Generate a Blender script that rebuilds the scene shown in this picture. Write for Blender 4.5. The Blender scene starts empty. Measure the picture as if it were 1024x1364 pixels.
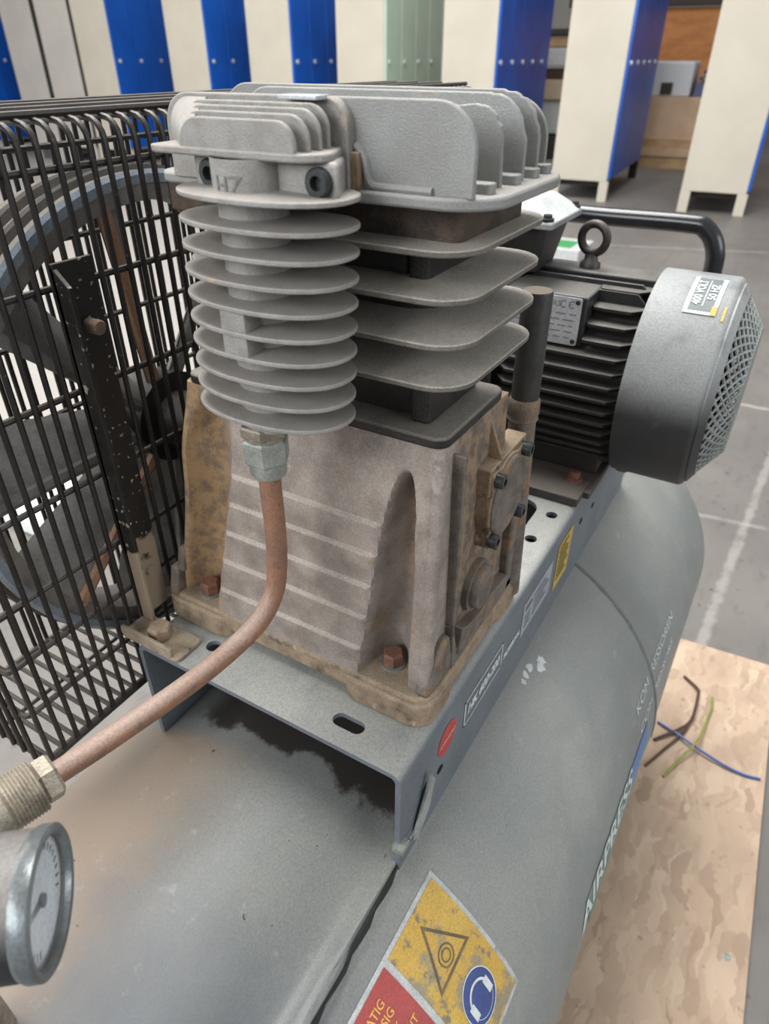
import bpy, bmesh, math, random
from mathutils import Vector, Matrix
random.seed(7)
C = bpy.context.scene.collection
SC = bpy.context.scene
PI = math.pi
GROUND = 1.05            # lens height above the concrete; geometry below is dimensioned from the lens point
OFF = Vector((0, 0, GROUND))

# ------------------------------------------------------------------ camera
F_PX, W_PX, H_PX = 905.0, 1024, 1364
pitch = math.atan(608 / F_PX)
yaw = math.atan(645 / math.hypot(F_PX, 608))
head_v = Vector((math.cos(yaw), math.sin(yaw), 0))
right_v = Vector((math.sin(yaw), -math.cos(yaw), 0))
fwd = math.cos(pitch) * head_v - math.sin(pitch) * Vector((0, 0, 1))
cup = math.sin(pitch) * head_v + math.cos(pitch) * Vector((0, 0, 1))
cam = bpy.data.cameras.new('camera')
cam.sensor_fit = 'VERTICAL'; cam.sensor_height = 36.0; cam.lens = F_PX / H_PX * 36.0
cam.clip_start = 0.01; cam.clip_end = 100
cam.dof.use_dof = True; cam.dof.focus_distance = 0.40; cam.dof.aperture_fstop = 12.0
camo = bpy.data.objects.new('camera', cam); C.objects.link(camo)
m3 = Matrix((right_v, cup, -fwd)).transposed()
camo.matrix_world = Matrix.Translation(OFF) @ m3.to_4x4()
SC.camera = camo

# ------------------------------------------------------------------ world, lights, exposure
SC.view_settings.view_transform = 'Standard'
SC.view_settings.look = 'None'
SC.view_settings.exposure = 0.12
SC.view_settings.gamma = 1.0
SC.view_settings.use_curve_mapping = False
wd = bpy.data.worlds.new('hall_light'); SC.world = wd; wd.use_nodes = True
bg = wd.node_tree.nodes['Background']
bg.inputs[0].default_value = (0.93, 0.97, 1.0, 1); bg.inputs[1].default_value = 0.40

def area(name, loc, target, size, power, col=(1, 1, 1)):
    l = bpy.data.lights.new(name, 'AREA'); l.shape = 'RECTANGLE'; l.size, l.size_y = size
    l.energy = power; l.color = col
    o = bpy.data.objects.new(name, l); C.objects.link(o)
    o.location = loc
    o.rotation_euler = (Vector(target) - Vector(loc)).to_track_quat('-Z', 'Y').to_euler()
    return o
area('skylight_lamp', (1.6, 1.6, 5.6), (1.4, 1.0, 0), (4.0, 2.5), 430, (1.0, 0.99, 0.97))
area('window_lamp', (0.5, 6.5, 3.2), (2.0, 2.0, 0.3), (6.0, 2.5), 165, (1.0, 0.95, 0.88))
area('front_fill_lamp', (-3.6, 1.6, 2.7), (0.4, 0.2, 0.8), (3.2, 2.2), 160, (0.95, 0.98, 1.0))  # added fill behind the camera, brightens the front faces
area('side_fill_lamp', (0.6, -5.0, 2.6), (0.4, 0.2, 0.7), (4.0, 2.0), 95, (0.93, 0.97, 1.0))  # added fill from the right, brightens the right-facing sides
area('hall_lamp', (4.0, 1.0, 5.5), (5.8, 3.0, 0.4), (5.0, 2.0), 62, (1.0, 0.99, 0.97))

# ------------------------------------------------------------------ materials
def lin(c):
    return tuple(((v / 255) / 12.92 if v / 255 <= 0.04045 else ((v / 255 + 0.055) / 1.055) ** 2.4) for v in c) + (1,)
MATS = {}
FINE = {'cast_fin', 'dusty_cast_crankcase', 'oil_dusted_casting', 'grimy_grey_casting', 'tan_dusted_base', 'oily_brown_iron', 'tarnished_copper_pipe', 'tan_dusted_strap', 'black_tube', 'blade_grey', 'dull_nickel_fitting'}
def mat(name, c1, c2=None, scale=20, rough=0.6, metal=0.0, bump=0.0, bscale=300, spk=None, spk_scale=150, spk_t=0.62,
        dust=None, dust_amt=0.0, stain=None, stain_scale=9, stain_t=0.55, detail=6, emit=0, spec=0.5, alpha=None, stretch=None, stain_w=0.10, dlo=0.25, dhi=0.95, grain=0.16, gscale=750):
    if name in MATS: return MATS[name]
    fine = 2.4 if name in FINE else 1.0
    scale *= fine; stain_scale *= fine
    m = bpy.data.materials.new(name); m.use_nodes = True
    nt = m.node_tree; N = nt.nodes; L = nt.links
    b = N['Principled BSDF']
    b.inputs['Roughness'].default_value = rough; b.inputs['Metallic'].default_value = metal
    b.inputs['Specular IOR Level'].default_value = spec
    geo = N.new('ShaderNodeNewGeometry')
    pos = geo.outputs['Position']
    if stretch:
        mp = N.new('ShaderNodeMapping'); mp.inputs['Scale'].default_value = stretch
        L.new(pos, mp.inputs['Vector']); pos = mp.outputs['Vector']
    def noise(s, d=4, r=0.6, src=None):
        n = N.new('ShaderNodeTexNoise'); n.inputs['Scale'].default_value = s; n.inputs['Detail'].default_value = d
        n.inputs['Roughness'].default_value = r
        L.new(src or pos, n.inputs['Vector']); return n.outputs['Fac']
    def ramp(f, a, bb):
        r = N.new('ShaderNodeMapRange'); r.interpolation_type = 'SMOOTHSTEP'
        r.inputs['From Min'].default_value = a; r.inputs['From Max'].default_value = bb
        L.new(f, r.inputs['Value']); return r.outputs['Result']
    def mixc(f, a, bb):
        x = N.new('ShaderNodeMix'); x.data_type = 'RGBA'
        if isinstance(f, float): x.inputs['Factor'].default_value = f
        else: L.new(f, x.inputs['Factor'])
        for v, i in ((a, 6), (bb, 7)):
            if isinstance(v, tuple): x.inputs[i].default_value = v
            else: L.new(v, x.inputs[i])
        return x.outputs[2]
    col = lin(c1)
    if c2: col = mixc(ramp(noise(scale, detail), 0.35, 0.65), col, lin(c2))
    if stain:
        ss = stain if isinstance(stain, list) else [(stain, stain_scale, stain_t)]
        for (sc_, sz, st) in ss: col = mixc(ramp(noise(sz * (fine if isinstance(stain, list) else 1), 8, 0.65), st, st + stain_w), col, lin(sc_))
    if dust:
        sx = N.new('ShaderNodeSeparateXYZ'); L.new(geo.outputs['Normal'], sx.inputs[0])
        up = ramp(sx.outputs['Z'], dlo, dhi)
        mul = N.new('ShaderNodeMath'); mul.operation = 'MULTIPLY'
        L.new(up, mul.inputs[0])
        nn = ramp(noise(30, 4), 0.0, 0.55)
        m2 = N.new('ShaderNodeMath'); m2.operation = 'MULTIPLY'; m2.inputs[1].default_value = dust_amt
        L.new(nn, m2.inputs[0]); L.new(m2.outputs[0], mul.inputs[1])
        col = mixc(mul.outputs[0], col, lin(dust))
    if spk: col = mixc(ramp(noise(spk_scale, 2), spk_t, spk_t + 0.06), col, lin(spk))
    if grain:
        g1 = ramp(noise(gscale, 2, 0.6, geo.outputs['Position']), 0.25, 0.75)
        hs = N.new('ShaderNodeHueSaturation'); vv = N.new('ShaderNodeMapRange')
        vv.inputs['To Min'].default_value = 1 - grain; vv.inputs['To Max'].default_value = 1 + grain
        L.new(g1, vv.inputs['Value']); L.new(vv.outputs['Result'], hs.inputs['Value'])
        if isinstance(col, tuple): hs.inputs['Color'].default_value = col
        else: L.new(col, hs.inputs['Color'])
        col = hs.outputs['Color']
    if isinstance(col, tuple): b.inputs['Base Color'].default_value = col
    else: L.new(col, b.inputs['Base Color'])
    if bump:
        bp = N.new('ShaderNodeBump'); bp.inputs['Strength'].default_value = bump; bp.inputs['Distance'].default_value = 0.001
        L.new(noise(bscale, 3, 0.6, geo.outputs['Position']), bp.inputs['Height']); L.new(bp.outputs['Normal'], b.inputs['Normal'])
    if emit:
        b.inputs['Emission Color'].default_value = lin(c1); b.inputs['Emission Strength'].default_value = emit
    MATS[name] = m
    return m

CAST = mat('cast_aluminium', (150, 151, 149), (138, 138, 135), 24, 0.5, 0.15, 0.4, 1300, dust=(164, 158, 149), dust_amt=0.5, grain=0.09, gscale=1300, stain=[((150, 138, 126), 20, 0.62)])
CASTF = mat('cast_fin', (156, 153, 149), (143, 139, 134), 40, 0.5, 0.15, 0.4, 1300, grain=0.11, gscale=1300, dust=(158, 150, 142), dust_amt=0.5, stain=(176, 158, 140), stain_scale=22, stain_t=0.62)
CASTR = mat('dusty_cast_crankcase', (164, 152, 143), (138, 127, 119), 18, 0.75, 0.05, 0.8, 1100, stain=[((150, 126, 98), 14, 0.60), ((116, 107, 100), 18, 0.62), ((178, 168, 158), 11, 0.60)], dust=(190, 180, 168), dust_amt=0.6, dlo=0.1, dhi=0.6)
DIRTY = mat('oil_dusted_casting', (146, 124, 100), (112, 94, 76), 28, 0.75, 0.0, 0.9, 700, stain=[((80, 69, 60), 34, 0.53), ((166, 146, 118), 46, 0.58)], dust=(178, 158, 132), dust_amt=0.6)
DIRTYG = mat('grimy_grey_casting', (122, 114, 106), (98, 89, 80), 30, 0.65, 0.1, 0.6, 800, stain=[((140, 112, 84), 22, 0.55)], dust=(160, 146, 126), dust_amt=0.4)
BASEM = mat('tan_dusted_base', (162, 142, 118), (132, 114, 95), 26, 0.8, 0.0, 0.8, 900, stain=[((94, 84, 74), 26, 0.57), ((178, 162, 140), 30, 0.62)], dust=(176, 158, 136), dust_amt=0.4)
CYLM = mat('black_cylinder_iron', (52, 48, 45), (36, 33, 31), 40, 0.5, 0.1, 0.5, 800, dust=(140, 134, 126), dust_amt=1.0)
FINM = mat('dusty_black_fin', (118, 112, 105), (96, 91, 85), 40, 0.7, 0.0, 0.5, 900, dust=(172, 165, 155), dust_amt=1.0, dlo=0.0, dhi=0.6)
BROWNB = mat('oily_brown_iron', (78, 62, 48), (50, 42, 36), 40, 0.55, 0.0, 0.5, 700, dust=(120, 104, 84), dust_amt=0.6)
TANK = mat('grey_tank_paint', (136, 140, 138), (126, 131, 130), 7, 0.42, 0.0, 0.12, 500, stain=[((146, 148, 143), 5, 0.48), ((112, 115, 115), 9, 0.60)], stain_w=0.2, spk=(84, 84, 84), spk_scale=130, spk_t=0.735, dust=(142, 137, 128), dust_amt=0.3)
BRK = mat('grey_bracket_paint', (112, 119, 126), (103, 109, 116), 20, 0.5, 0.0, 0.12, 500, stain=[((86, 90, 94), 16, 0.66)], dust=(166, 166, 160), dust_amt=0.9)
BLK = mat('black_wire_paint', (36, 33, 31), (48, 43, 40), 60, 0.45, 0.0, 0.2, 700, dust=(112, 104, 96), dust_amt=0.7, spk=(120, 112, 104), spk_scale=420, spk_t=0.70)
STRAPB = mat('chipped_black_strap', (38, 35, 33), (28, 26, 25), 40, 0.5, 0.0, 0.4, 600, spk=(176, 168, 150), spk_scale=200, spk_t=0.635, dust=(140, 130, 118), dust_amt=0.7)
STRAPT = mat('tan_dusted_strap', (164, 150, 130), (140, 126, 108), 40, 0.8, 0.0, 0.4, 600, stain=[((60, 54, 48), 40, 0.62)])
WHEEL = mat('flywheel_iron', (146, 140, 134), (122, 117, 112), 18, 0.55, 0.1, 0.4, 500, dust=(150, 142, 132), dust_amt=0.6)
RIMB = mat('bare_rim_edge_sky_tint', (160, 172, 184), (140, 150, 160), 20, 0.4, 0.2, 0.2, 600)  # bare edge, with the sky's reflection painted in as blue
BLADE = mat('blade_grey', (150, 147, 143), (122, 119, 116), 14, 0.6, 0.0, 0.3, 600, stain=[((150, 116, 90), 10, 0.66)])
SANDM = mat('tan_blade_edge', (206, 164, 132), (188, 146, 116), 30, 0.7, 0.0, 0.2, 600)
BELT = mat('belt_rubber', (96, 90, 84), (80, 75, 71), 30, 0.8)
MOTOR = mat('black_motor_paint', (46, 46, 47), (36, 36, 37), 30, 0.45, 0.0, 0.2, 500, dust=(124, 120, 114), dust_amt=0.8)
COWL = mat('cowl_paint', (50, 51, 52), (42, 43, 45), 14, 0.5, 0.0, 0.2, 500, dust=(158, 160, 159), dust_amt=1.0, stain=[((66, 67, 68), 16, 0.6)], dlo=-0.10, dhi=0.35)
DARK = mat('inside_black', (12, 12, 12), rough=0.9)
GREYM = mat('grey_dusted_mesh', (146, 150, 148), (128, 132, 130), 60, 0.6)
BOXLID = mat('dusted_box_lid', (150, 152, 150), (128, 130, 128), 30, 0.5, 0, 0.2, 500, dust=(206, 208, 206), dust_amt=0.9)
TUBE = mat('black_tube', (56, 54, 52), (44, 42, 41), 30, 0.5, 0, 0.2, 400, stain=[((116, 96, 72), 30, 0.68)], dust=(122, 108, 92), dust_amt=0.7)
COPPER = mat('tarnished_copper_pipe', (150, 108, 84), (132, 100, 82), 24, 0.6, 0.10, 0.3, 600, stain=[((112, 92, 82), 30, 0.58), ((162, 144, 132), 18, 0.62)], dust=(162, 142, 130), dust_amt=0.9)
ZINC = mat('zinc_fitting', (164, 168, 162), (142, 146, 140), 60, 0.45, 0.4, 0.4, 900)
BRASS = mat('dull_nickel_fitting', (160, 152, 136), (132, 124, 110), 50, 0.45, 0.4, 0.4, 700, dust=(176, 164, 148), dust_amt=0.5)
RUST = mat('rusty_bolt', (148, 104, 82), (118, 84, 70), 80, 0.75, 0.1, 0.5, 900)
STEEL = mat('dark_steel_bolt', (66, 68, 70), (50, 52, 52), 80, 0.4, 0.4, 0.2, 900)
WHITE = mat('label_white', (205, 206, 206), (188, 190, 190), 60, 0.5)
LGREY = mat('label_silver', (166, 172, 180), (150, 157, 166), 50, 0.5)
RED = mat('sticker_red', (196, 66, 62), (186, 60, 58), 30, 0.45)
REDP = mat('panel_red', (172, 70, 66), (160, 66, 62), 30, 0.5, stain=[((150, 92, 84), 50, 0.62)])
YEL = mat('sticker_yellow', (206, 176, 78), (192, 162, 66), 30, 0.5)
YELW = mat('worn_panel_yellow', (206, 170, 82), (196, 158, 70), 30, 0.55, stain=[((150, 138, 112), 26, 0.47), ((128, 117, 98), 110, 0.56)])
WORNB = mat('worn_symbol_brown', (98, 82, 62), (120, 104, 80), 60, 0.6)
BLUE = mat('symbol_blue', (64, 82, 142), (58, 74, 130), 40, 0.5)
INK = mat('ink_black', (42, 42, 44), rough=0.6)
INKY = mat('lettering_yellow', (222, 168, 84), rough=0.6)
GREEN = mat('brand_green', (84, 124, 104), (110, 134, 120), 60, 0.5, stain=[((136, 142, 138), 24, 0.5)])
LBLUE = mat('sticker_blue', (92, 128, 176), rough=0.5)
PRINTW = mat('print_white', (222, 228, 226), (200, 208, 206), 160, 0.5, grain=0)
CREAM = mat('locker_cream', (202, 195, 180), (196, 189, 174), 3, 0.45, grain=0)
GREYC = mat('locker_grey', (196, 190, 184), (188, 182, 176), 3, 0.45, grain=0)
DBLUE = mat('locker_blue', (16, 92, 194), (14, 82, 178), 3, 0.35, grain=0)
MINT = mat('locker_mint', (190, 208, 194), (182, 200, 186), 3, 0.3, grain=0)
KNOB = mat('locker_knob', (200, 204, 208), rough=0.3, metal=0.3)
LEGD = mat('plinth_dark', (60, 54, 48), rough=0.8)
GLASSD = mat('dial_white', (222, 228, 232), (212, 218, 224), 40, 0.5)
BEZEL = mat('gauge_bezel', (128, 136, 140), (108, 112, 112), 40, 0.3, 0.5, 0.2, 500)
GAUGEB = mat('gauge_case_black', (40, 39, 42), (32, 31, 34), 30, 0.5, 0, 0.2, 500, dust=(126, 122, 118), dust_amt=0.9)

def osb():
    m = bpy.data.materials.new('osb_flakes'); m.use_nodes = True; nt = m.node_tree; N = nt.nodes; L = nt.links
    b = N['Principled BSDF']; b.inputs['Roughness'].default_value = 0.75
    geo = N.new('ShaderNodeNewGeometry')
    def vor(rot, sc, stretch):
        mp = N.new('ShaderNodeMapping'); mp.inputs['Rotation'].default_value = (0, 0, rot); mp.inputs['Scale'].default_value = (sc * stretch, sc, sc)
        nz = N.new('ShaderNodeTexNoise'); nz.inputs['Scale'].default_value = 14; nz.inputs['Detail'].default_value = 3
        L.new(geo.outputs['Position'], nz.inputs['Vector'])
        ad = N.new('ShaderNodeMix'); ad.data_type = 'VECTOR'; ad.inputs['Factor'].default_value = 0.06
        L.new(geo.outputs['Position'], ad.inputs[4]); L.new(nz.outputs['Color'], ad.inputs[5])
        L.new(ad.outputs[1], mp.inputs['Vector'])
        v = N.new('ShaderNodeTexVoronoi'); v.inputs['Scale'].default_value = 1.0
        L.new(mp.outputs['Vector'], v.inputs['Vector'])
        s = N.new('ShaderNodeSeparateColor'); L.new(v.outputs['Color'], s.inputs[0]); return s
    a = vor(0.3, 56, 0.3); c = vor(1.5, 66, 0.28); d = vor(-0.7, 74, 0.3)
    def ramp3(f, cols):
        r = N.new('ShaderNodeValToRGB'); L.new(f, r.inputs['Fac'])
        r.color_ramp.elements[0].position = 0; r.color_ramp.elements[0].color = lin(cols[0])
        r.color_ramp.elements[1].position = 1; r.color_ramp.elements[1].color = lin(cols[-1])
        for i, cc in enumerate(cols[1:-1]):
            e = r.color_ramp.elements.new((i + 1) / (len(cols) - 1)); e.color = lin(cc)
        return r.outputs['Color']
    pal = [(166, 142, 120), (194, 170, 147), (182, 156, 133), (202, 179, 156), (176, 150, 127)]
    def mix(f, x, y, lo, hi):
        mr = N.new('ShaderNodeMapRange'); mr.inputs['From Min'].default_value = lo; mr.inputs['From Max'].default_value = hi
        L.new(f, mr.inputs['Value'])
        mx = N.new('ShaderNodeMix'); mx.data_type = 'RGBA'; L.new(mr.outputs['Result'], mx.inputs['Factor'])
        L.new(x, mx.inputs[6])
        if isinstance(y, tuple): mx.inputs[7].default_value = y
        else: L.new(y, mx.inputs[7])
        return mx.outputs[2]
    col = mix(a.outputs[1], ramp3(a.outputs[0], pal), ramp3(c.outputs[0], pal), 0.45, 0.5)
    col = mix(d.outputs[1], col, ramp3(d.outputs[0], pal), 0.6, 0.65)
    nz = N.new('ShaderNodeTexNoise'); nz.inputs['Scale'].default_value = 9; nz.inputs['Detail'].default_value = 6
    L.new(geo.outputs['Position'], nz.inputs['Vector'])
    col = mix(nz.outputs['Fac'], col, lin((150, 128, 110)), 0.45, 0.95)
    n2 = N.new('ShaderNodeTexNoise'); n2.inputs['Scale'].default_value = 60; n2.inputs['Detail'].default_value = 4
    L.new(geo.outputs['Position'], n2.inputs['Vector'])
    col = mix(n2.outputs['Fac'], col, lin((120, 92, 70)), 0.64, 0.85)
    L.new(col, b.inputs['Base Color'])
    bp = N.new('ShaderNodeBump'); bp.inputs['Distance'].default_value = 0.001; bp.inputs['Strength'].default_value = 0.5
    L.new(a.outputs[0], bp.inputs['Height']); L.new(bp.outputs['Normal'], b.inputs['Normal'])
    return m
OSB = osb()

# floor: dark worn concrete with scuffed pale marking lines
def floor_mat():
    m = bpy.data.materials.new('worn_concrete'); m.use_nodes = True; nt = m.node_tree; N = nt.nodes; L = nt.links
    b = N['Principled BSDF']; b.inputs['Roughness'].default_value = 0.5
    geo = N.new('ShaderNodeNewGeometry'); sx = N.new('ShaderNodeSeparateXYZ'); L.new(geo.outputs['Position'], sx.inputs[0])
    def noise(s, d=5, st=None):
        n = N.new('ShaderNodeTexNoise'); n.inputs['Scale'].default_value = s; n.inputs['Detail'].default_value = d; n.inputs['Roughness'].default_value = 0.65
        if st:
            mp = N.new('ShaderNodeMapping'); mp.inputs['Scale'].default_value = st; L.new(geo.outputs['Position'], mp.inputs['Vector']); L.new(mp.outputs['Vector'], n.inputs['Vector'])
        else: L.new(geo.outputs['Position'], n.inputs['Vector'])
        return n.outputs['Fac']
    def M(op, a, bb=None, c=None):
        x = N.new('ShaderNodeMath'); x.operation = op
        for i, v in enumerate((a, bb, c)):
            if v is None: continue
            if isinstance(v, (int, float)): x.inputs[i].default_value = v
            else: L.new(v, x.inputs[i])
        return x.outputs[0]
    def sm(f, a, bb):
        r = N.new('ShaderNodeMapRange'); r.interpolation_type = 'SMOOTHSTEP'; r.inputs['From Min'].default_value = a; r.inputs['From Max'].default_value = bb
        L.new(f, r.inputs['Value']); return r.outputs['Result']
    def mix(f, x, y):
        mx = N.new('ShaderNodeMix'); mx.data_type = 'RGBA'; L.new(f, mx.inputs['Factor'])
        for v, i in ((x, 6), (y, 7)):
            if isinstance(v, tuple): mx.inputs[i].default_value = v
            else: L.new(v, mx.inputs[i])
        return mx.outputs[2]
    col = mix(sm(noise(1.6), 0.35, 0.65), lin((122, 117, 112)), lin((108, 104, 100)))
    col = mix(sm(noise(9, 6, (1, 3, 1)), 0.5, 0.75), col, lin((100, 96, 93)))
    col = mix(sm(noise(30, 3), 0.62, 0.72), col, lin((88, 84, 82)))
    # paler left of the compressor: window-side brightness painted into the floor colour
    col = mix(sm(M('ADD', sx.outputs['Y'], M('MULTIPLY', noise(2), 0.5)), 1.75, 2.35), col, lin((164, 159, 153)))
    # scuffed painted lines: |n.p - d| < w
    for (x1, y1, x2, y2, w, k) in ((2.196, -0.092, 1.274, -0.048, 0.016, 0.42), (1.778, 0.03, 1.80, -0.16, 0.012, 0.35),
                                   (2.606, 0.03, 2.615, -0.2, 0.016, 0.6), (4.6, 1.9, 5.2, 0.1, 0.03, 0.45)):
        dx, dy = x2 - x1, y2 - y1; ln = math.hypot(dx, dy); nx, ny = -dy / ln, dx / ln; d0 = nx * x1 + ny * y1
        dist = M('ABSOLUTE', M('SUBTRACT', M('ADD', M('MULTIPLY', sx.outputs['X'], nx), M('MULTIPLY', sx.outputs['Y'], ny)), d0))
        dist = M('ADD', dist, M('MULTIPLY', M('SUBTRACT', noise(24), 0.5), 0.03))
        msk = M('MULTIPLY', sm(M('MULTIPLY', dist, -1), -w, -w * 0.3), M('MULTIPLY', sm(noise(10), 0.3, 0.55), k))
        col = mix(msk, col, lin((182, 176, 170)))
    L.new(col, b.inputs['Base Color'])
    return m
FLOORM = floor_mat()
GLS = bpy.data.materials.new('gauge_glass'); GLS.use_nodes = True
_n = GLS.node_tree; _n.nodes.remove(_n.nodes['Principled BSDF'])
_t = _n.nodes.new('ShaderNodeBsdfTransparent'); _g = _n.nodes.new('ShaderNodeBsdfGlossy'); _g.inputs['Roughness'].default_value = 0.12
_l = _n.nodes.new('ShaderNodeLayerWeight'); _f = _n.nodes.new('ShaderNodeMath'); _f.operation = 'POWER'; _f.inputs[1].default_value = 5.0; _n.links.new(_l.outputs['Facing'], _f.inputs[0]); _m = _n.nodes.new('ShaderNodeMixShader')
_n.links.new(_f.outputs[0], _m.inputs[0]); _n.links.new(_t.outputs[0], _m.inputs[1]); _n.links.new(_g.outputs[0], _m.inputs[2])
_n.links.new(_m.outputs[0], _n.nodes['Material Output'].inputs['Surface'])

# ------------------------------------------------------------------ mesh helpers
WLOC = {}                      # world location of every object built (lens coordinates + OFF)
class MB:
    def __init__(s): s.v = []; s.f = []; s.mi = []; s.cur = 0
    def add(s, vs, fs):
        n = len(s.v); s.v += [tuple(x) for x in vs]
        for f in fs: s.f.append(tuple(i + n for i in f)); s.mi.append(s.cur)
        return s
    def box(s, a, b, R=None, c=None):
        vs = [Vector((x, y, z)) for x in (a[0], b[0]) for y in (a[1], b[1]) for z in (a[2], b[2])]
        if R is not None: vs = [R @ (v - Vector(c)) + Vector(c) for v in vs]
        return s.add(vs, [(0, 1, 3, 2), (4, 6, 7, 5), (0, 4, 5, 1), (2, 3, 7, 6), (0, 2, 6, 4), (1, 5, 7, 3)])
    def prism(s, poly, axis, lo, hi, inset=0):
        """poly: (a,b) pairs in the plane perpendicular to axis (x: y,z  y: x,z  z: x,y)"""
        def P(p, h): return {'x': (h, p[0], p[1]), 'y': (p[0], h, p[1]), 'z': (p[0], p[1], h)}[axis]
        n = len(poly)
        s.add([P(p, lo) for p in poly] + [P(p, hi) for p in poly],
              [tuple(range(n))[::-1], tuple(range(n, 2 * n))] + [(i, (i + 1) % n, n + (i + 1) % n, n + i) for i in range(n)])
        return s
    def tube(s, path, r, n=10, cap=True, closed=False):
        path = [Vector(p) for p in path]; m = len(path); rr = r if isinstance(r, (list, tuple)) else [r] * m
        t0 = (path[1] - path[0]).normalized()
        up = Vector((0, 0, 1)) if abs(t0.z) < 0.9 else Vector((1, 0, 0))
        u = t0.cross(up).normalized(); vs = []
        for i, p in enumerate(path):
            if closed: t = (path[(i + 1) % m] - path[i - 1]).normalized()
            elif i == 0: t = t0
            elif i == m - 1: t = (path[-1] - path[-2]).normalized()
            else: t = ((path[i + 1] - p).normalized() + (p - path[i - 1]).normalized()).normalized()
            u = (u - t * u.dot(t)).normalized(); w = t.cross(u)
            for k in range(n):
                a = 2 * PI * k / n; vs.append(p + (u * math.cos(a) + w * math.sin(a)) * rr[i])
        fs = []
        for i in range(m if closed else m - 1):
            j = (i + 1) % m
            for k in range(n): fs.append((i * n + k, i * n + (k + 1) % n, j * n + (k + 1) % n, j * n + k))
        if cap and not closed: fs += [tuple(range(n))[::-1], tuple(range((m - 1) * n, m * n))]
        return s.add(vs, fs)
    def lathe(s, c, axis, prof, n=32, squash=None):
        """prof: list of (radius, offset along axis) ; axis a unit vector"""
        c = Vector(c); ax = Vector(axis).normalized()
        up = Vector((0, 0, 1)) if abs(ax.z) < 0.9 else Vector((1, 0, 0))
        u = ax.cross(up).normalized(); w = ax.cross(u); vs = []; fs = []; rows = []
        for (r, h) in prof:
            if r < 1e-7: rows.append([len(vs)]); vs.append(c + ax * h)
            else:
                rows.append(list(range(len(vs), len(vs) + n)))
                for k in range(n):
                    a = 2 * PI * k / n; vs.append(c + ax * h + (u * math.cos(a) + w * math.sin(a)) * r)
        for A, B in zip(rows, rows[1:]):
            for k in range(n):
                k2 = (k + 1) % n
                if len(A) == 1 and len(B) == 1: continue
                if len(A) == 1: fs.append((A[0], B[k], B[k2]))
                elif len(B) == 1: fs.append((A[k], B[0], A[k2]))
                else: fs.append((A[k], B[k], B[k2], A[k2]))
        return s.add(vs, fs)
    def cyl(s, p0, p1, r, n=24, r1=None, ch=0):
        p0 = Vector(p0); p1 = Vector(p1); ln = (p1 - p0).length; r1 = r if r1 is None else r1
        prof = [(0, 0), (r - ch, 0), (r, ch), (r1, ln - ch), (r1 - ch, ln), (0, ln)] if ch else [(0, 0), (r, 0), (r1, ln), (0, ln)]
        return s.lathe(p0, p1 - p0, prof, n)
    def hexa(s, p0, p1, r, ch=0.0): return s.cyl(p0, p1, r, 6, ch=ch)

def rrect(a0, a1, b0, b1, r, n=5, corners=(1, 1, 1, 1)):
    """rounded rectangle outline, counter-clockwise from (a0,b0); r single or per corner (a0b0,a1b0,a1b1,a0b1)"""
    rs = r if isinstance(r, (list, tuple)) else [r] * 4
    out = []
    for (ca, cb, st, q) in ((a0, b0, PI, 0), (a1, b0, 1.5 * PI, 1), (a1, b1, 0, 2), (a0, b1, 0.5 * PI, 3)):
        rr = rs[q]
        if rr < 1e-6: out.append((ca, cb)); continue
        x = ca + rr if q in (0, 3) else ca - rr; y = cb + rr if q in (0, 1) else cb - rr
        for k in range(n + 1):
            a = st + 0.5 * PI * k / n; out.append((x + rr * math.cos(a), y + rr * math.sin(a)))
    return out

def build(name, mb, m, parent=None, smooth=40, bevel=0, seg=2, label=None, origin=None, kind=None):
    if isinstance(mb, bpy.types.Mesh): me = mb; o_ = origin
    else:
        vs = [Vector(v) + OFF for v in mb.v]
        lo = Vector([min(v[i] for v in vs) for i in range(3)]); hi = Vector([max(v[i] for v in vs) for i in range(3)])
        o_ = (lo + hi) / 2 if origin is None else Vector(origin) + OFF
        if parent is None and origin is None: o_ = Vector((o_.x, o_.y, lo.z))
        me = bpy.data.meshes.new(name)
        me.from_pydata([v - o_ for v in vs], [], mb.f)
        mats = m if isinstance(m, list) else [m]
        for x in mats: me.materials.append(x)
        if len(mats) > 1: me.polygons.foreach_set('material_index', mb.mi)
        bm = bmesh.new(); bm.from_mesh(me); bmesh.ops.recalc_face_normals(bm, faces=bm.faces); bm.to_mesh(me); bm.free()
        if smooth:
            me.polygons.foreach_set('use_smooth', [True] * len(me.polygons))
            me.set_sharp_from_angle(angle=math.radians(smooth))
        me.update()
    o = bpy.data.objects.new(name, me); C.objects.link(o)
    if parent is not None: o.parent = parent; o.location = o_ - WLOC[parent.name]
    else: o.location = o_
    WLOC[o.name] = o_.copy()
    if bevel:
        b = o.modifiers.new('bevel', 'BEVEL'); b.width = bevel; b.segments = seg; b.limit_method = 'ANGLE'; b.angle_limit = math.radians(50); b.harden_normals = False
    if label: o['label'] = label
    if kind: o['kind'] = kind
    return o

def thing(name, label, cat, loc, group=None):
    o = bpy.data.objects.new(name, None); C.objects.link(o); o.empty_display_size = 0.05
    o.location = Vector(loc) + OFF; WLOC[o.name] = Vector(loc) + OFF
    o['label'] = label; o['category'] = cat
    if group: o['group'] = group
    return o
def tag(o, label, cat, group=None):
    o['label'] = label; o['category'] = cat
    if group: o['group'] = group
    return o
def dup(src, name, delta, parent):
    o = src.copy(); o.name = name; C.objects.link(o); o.parent = parent
    o.location = Vector(src.location) + Vector(delta); WLOC[o.name] = WLOC[src.name] + Vector(delta)
    return o

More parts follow.
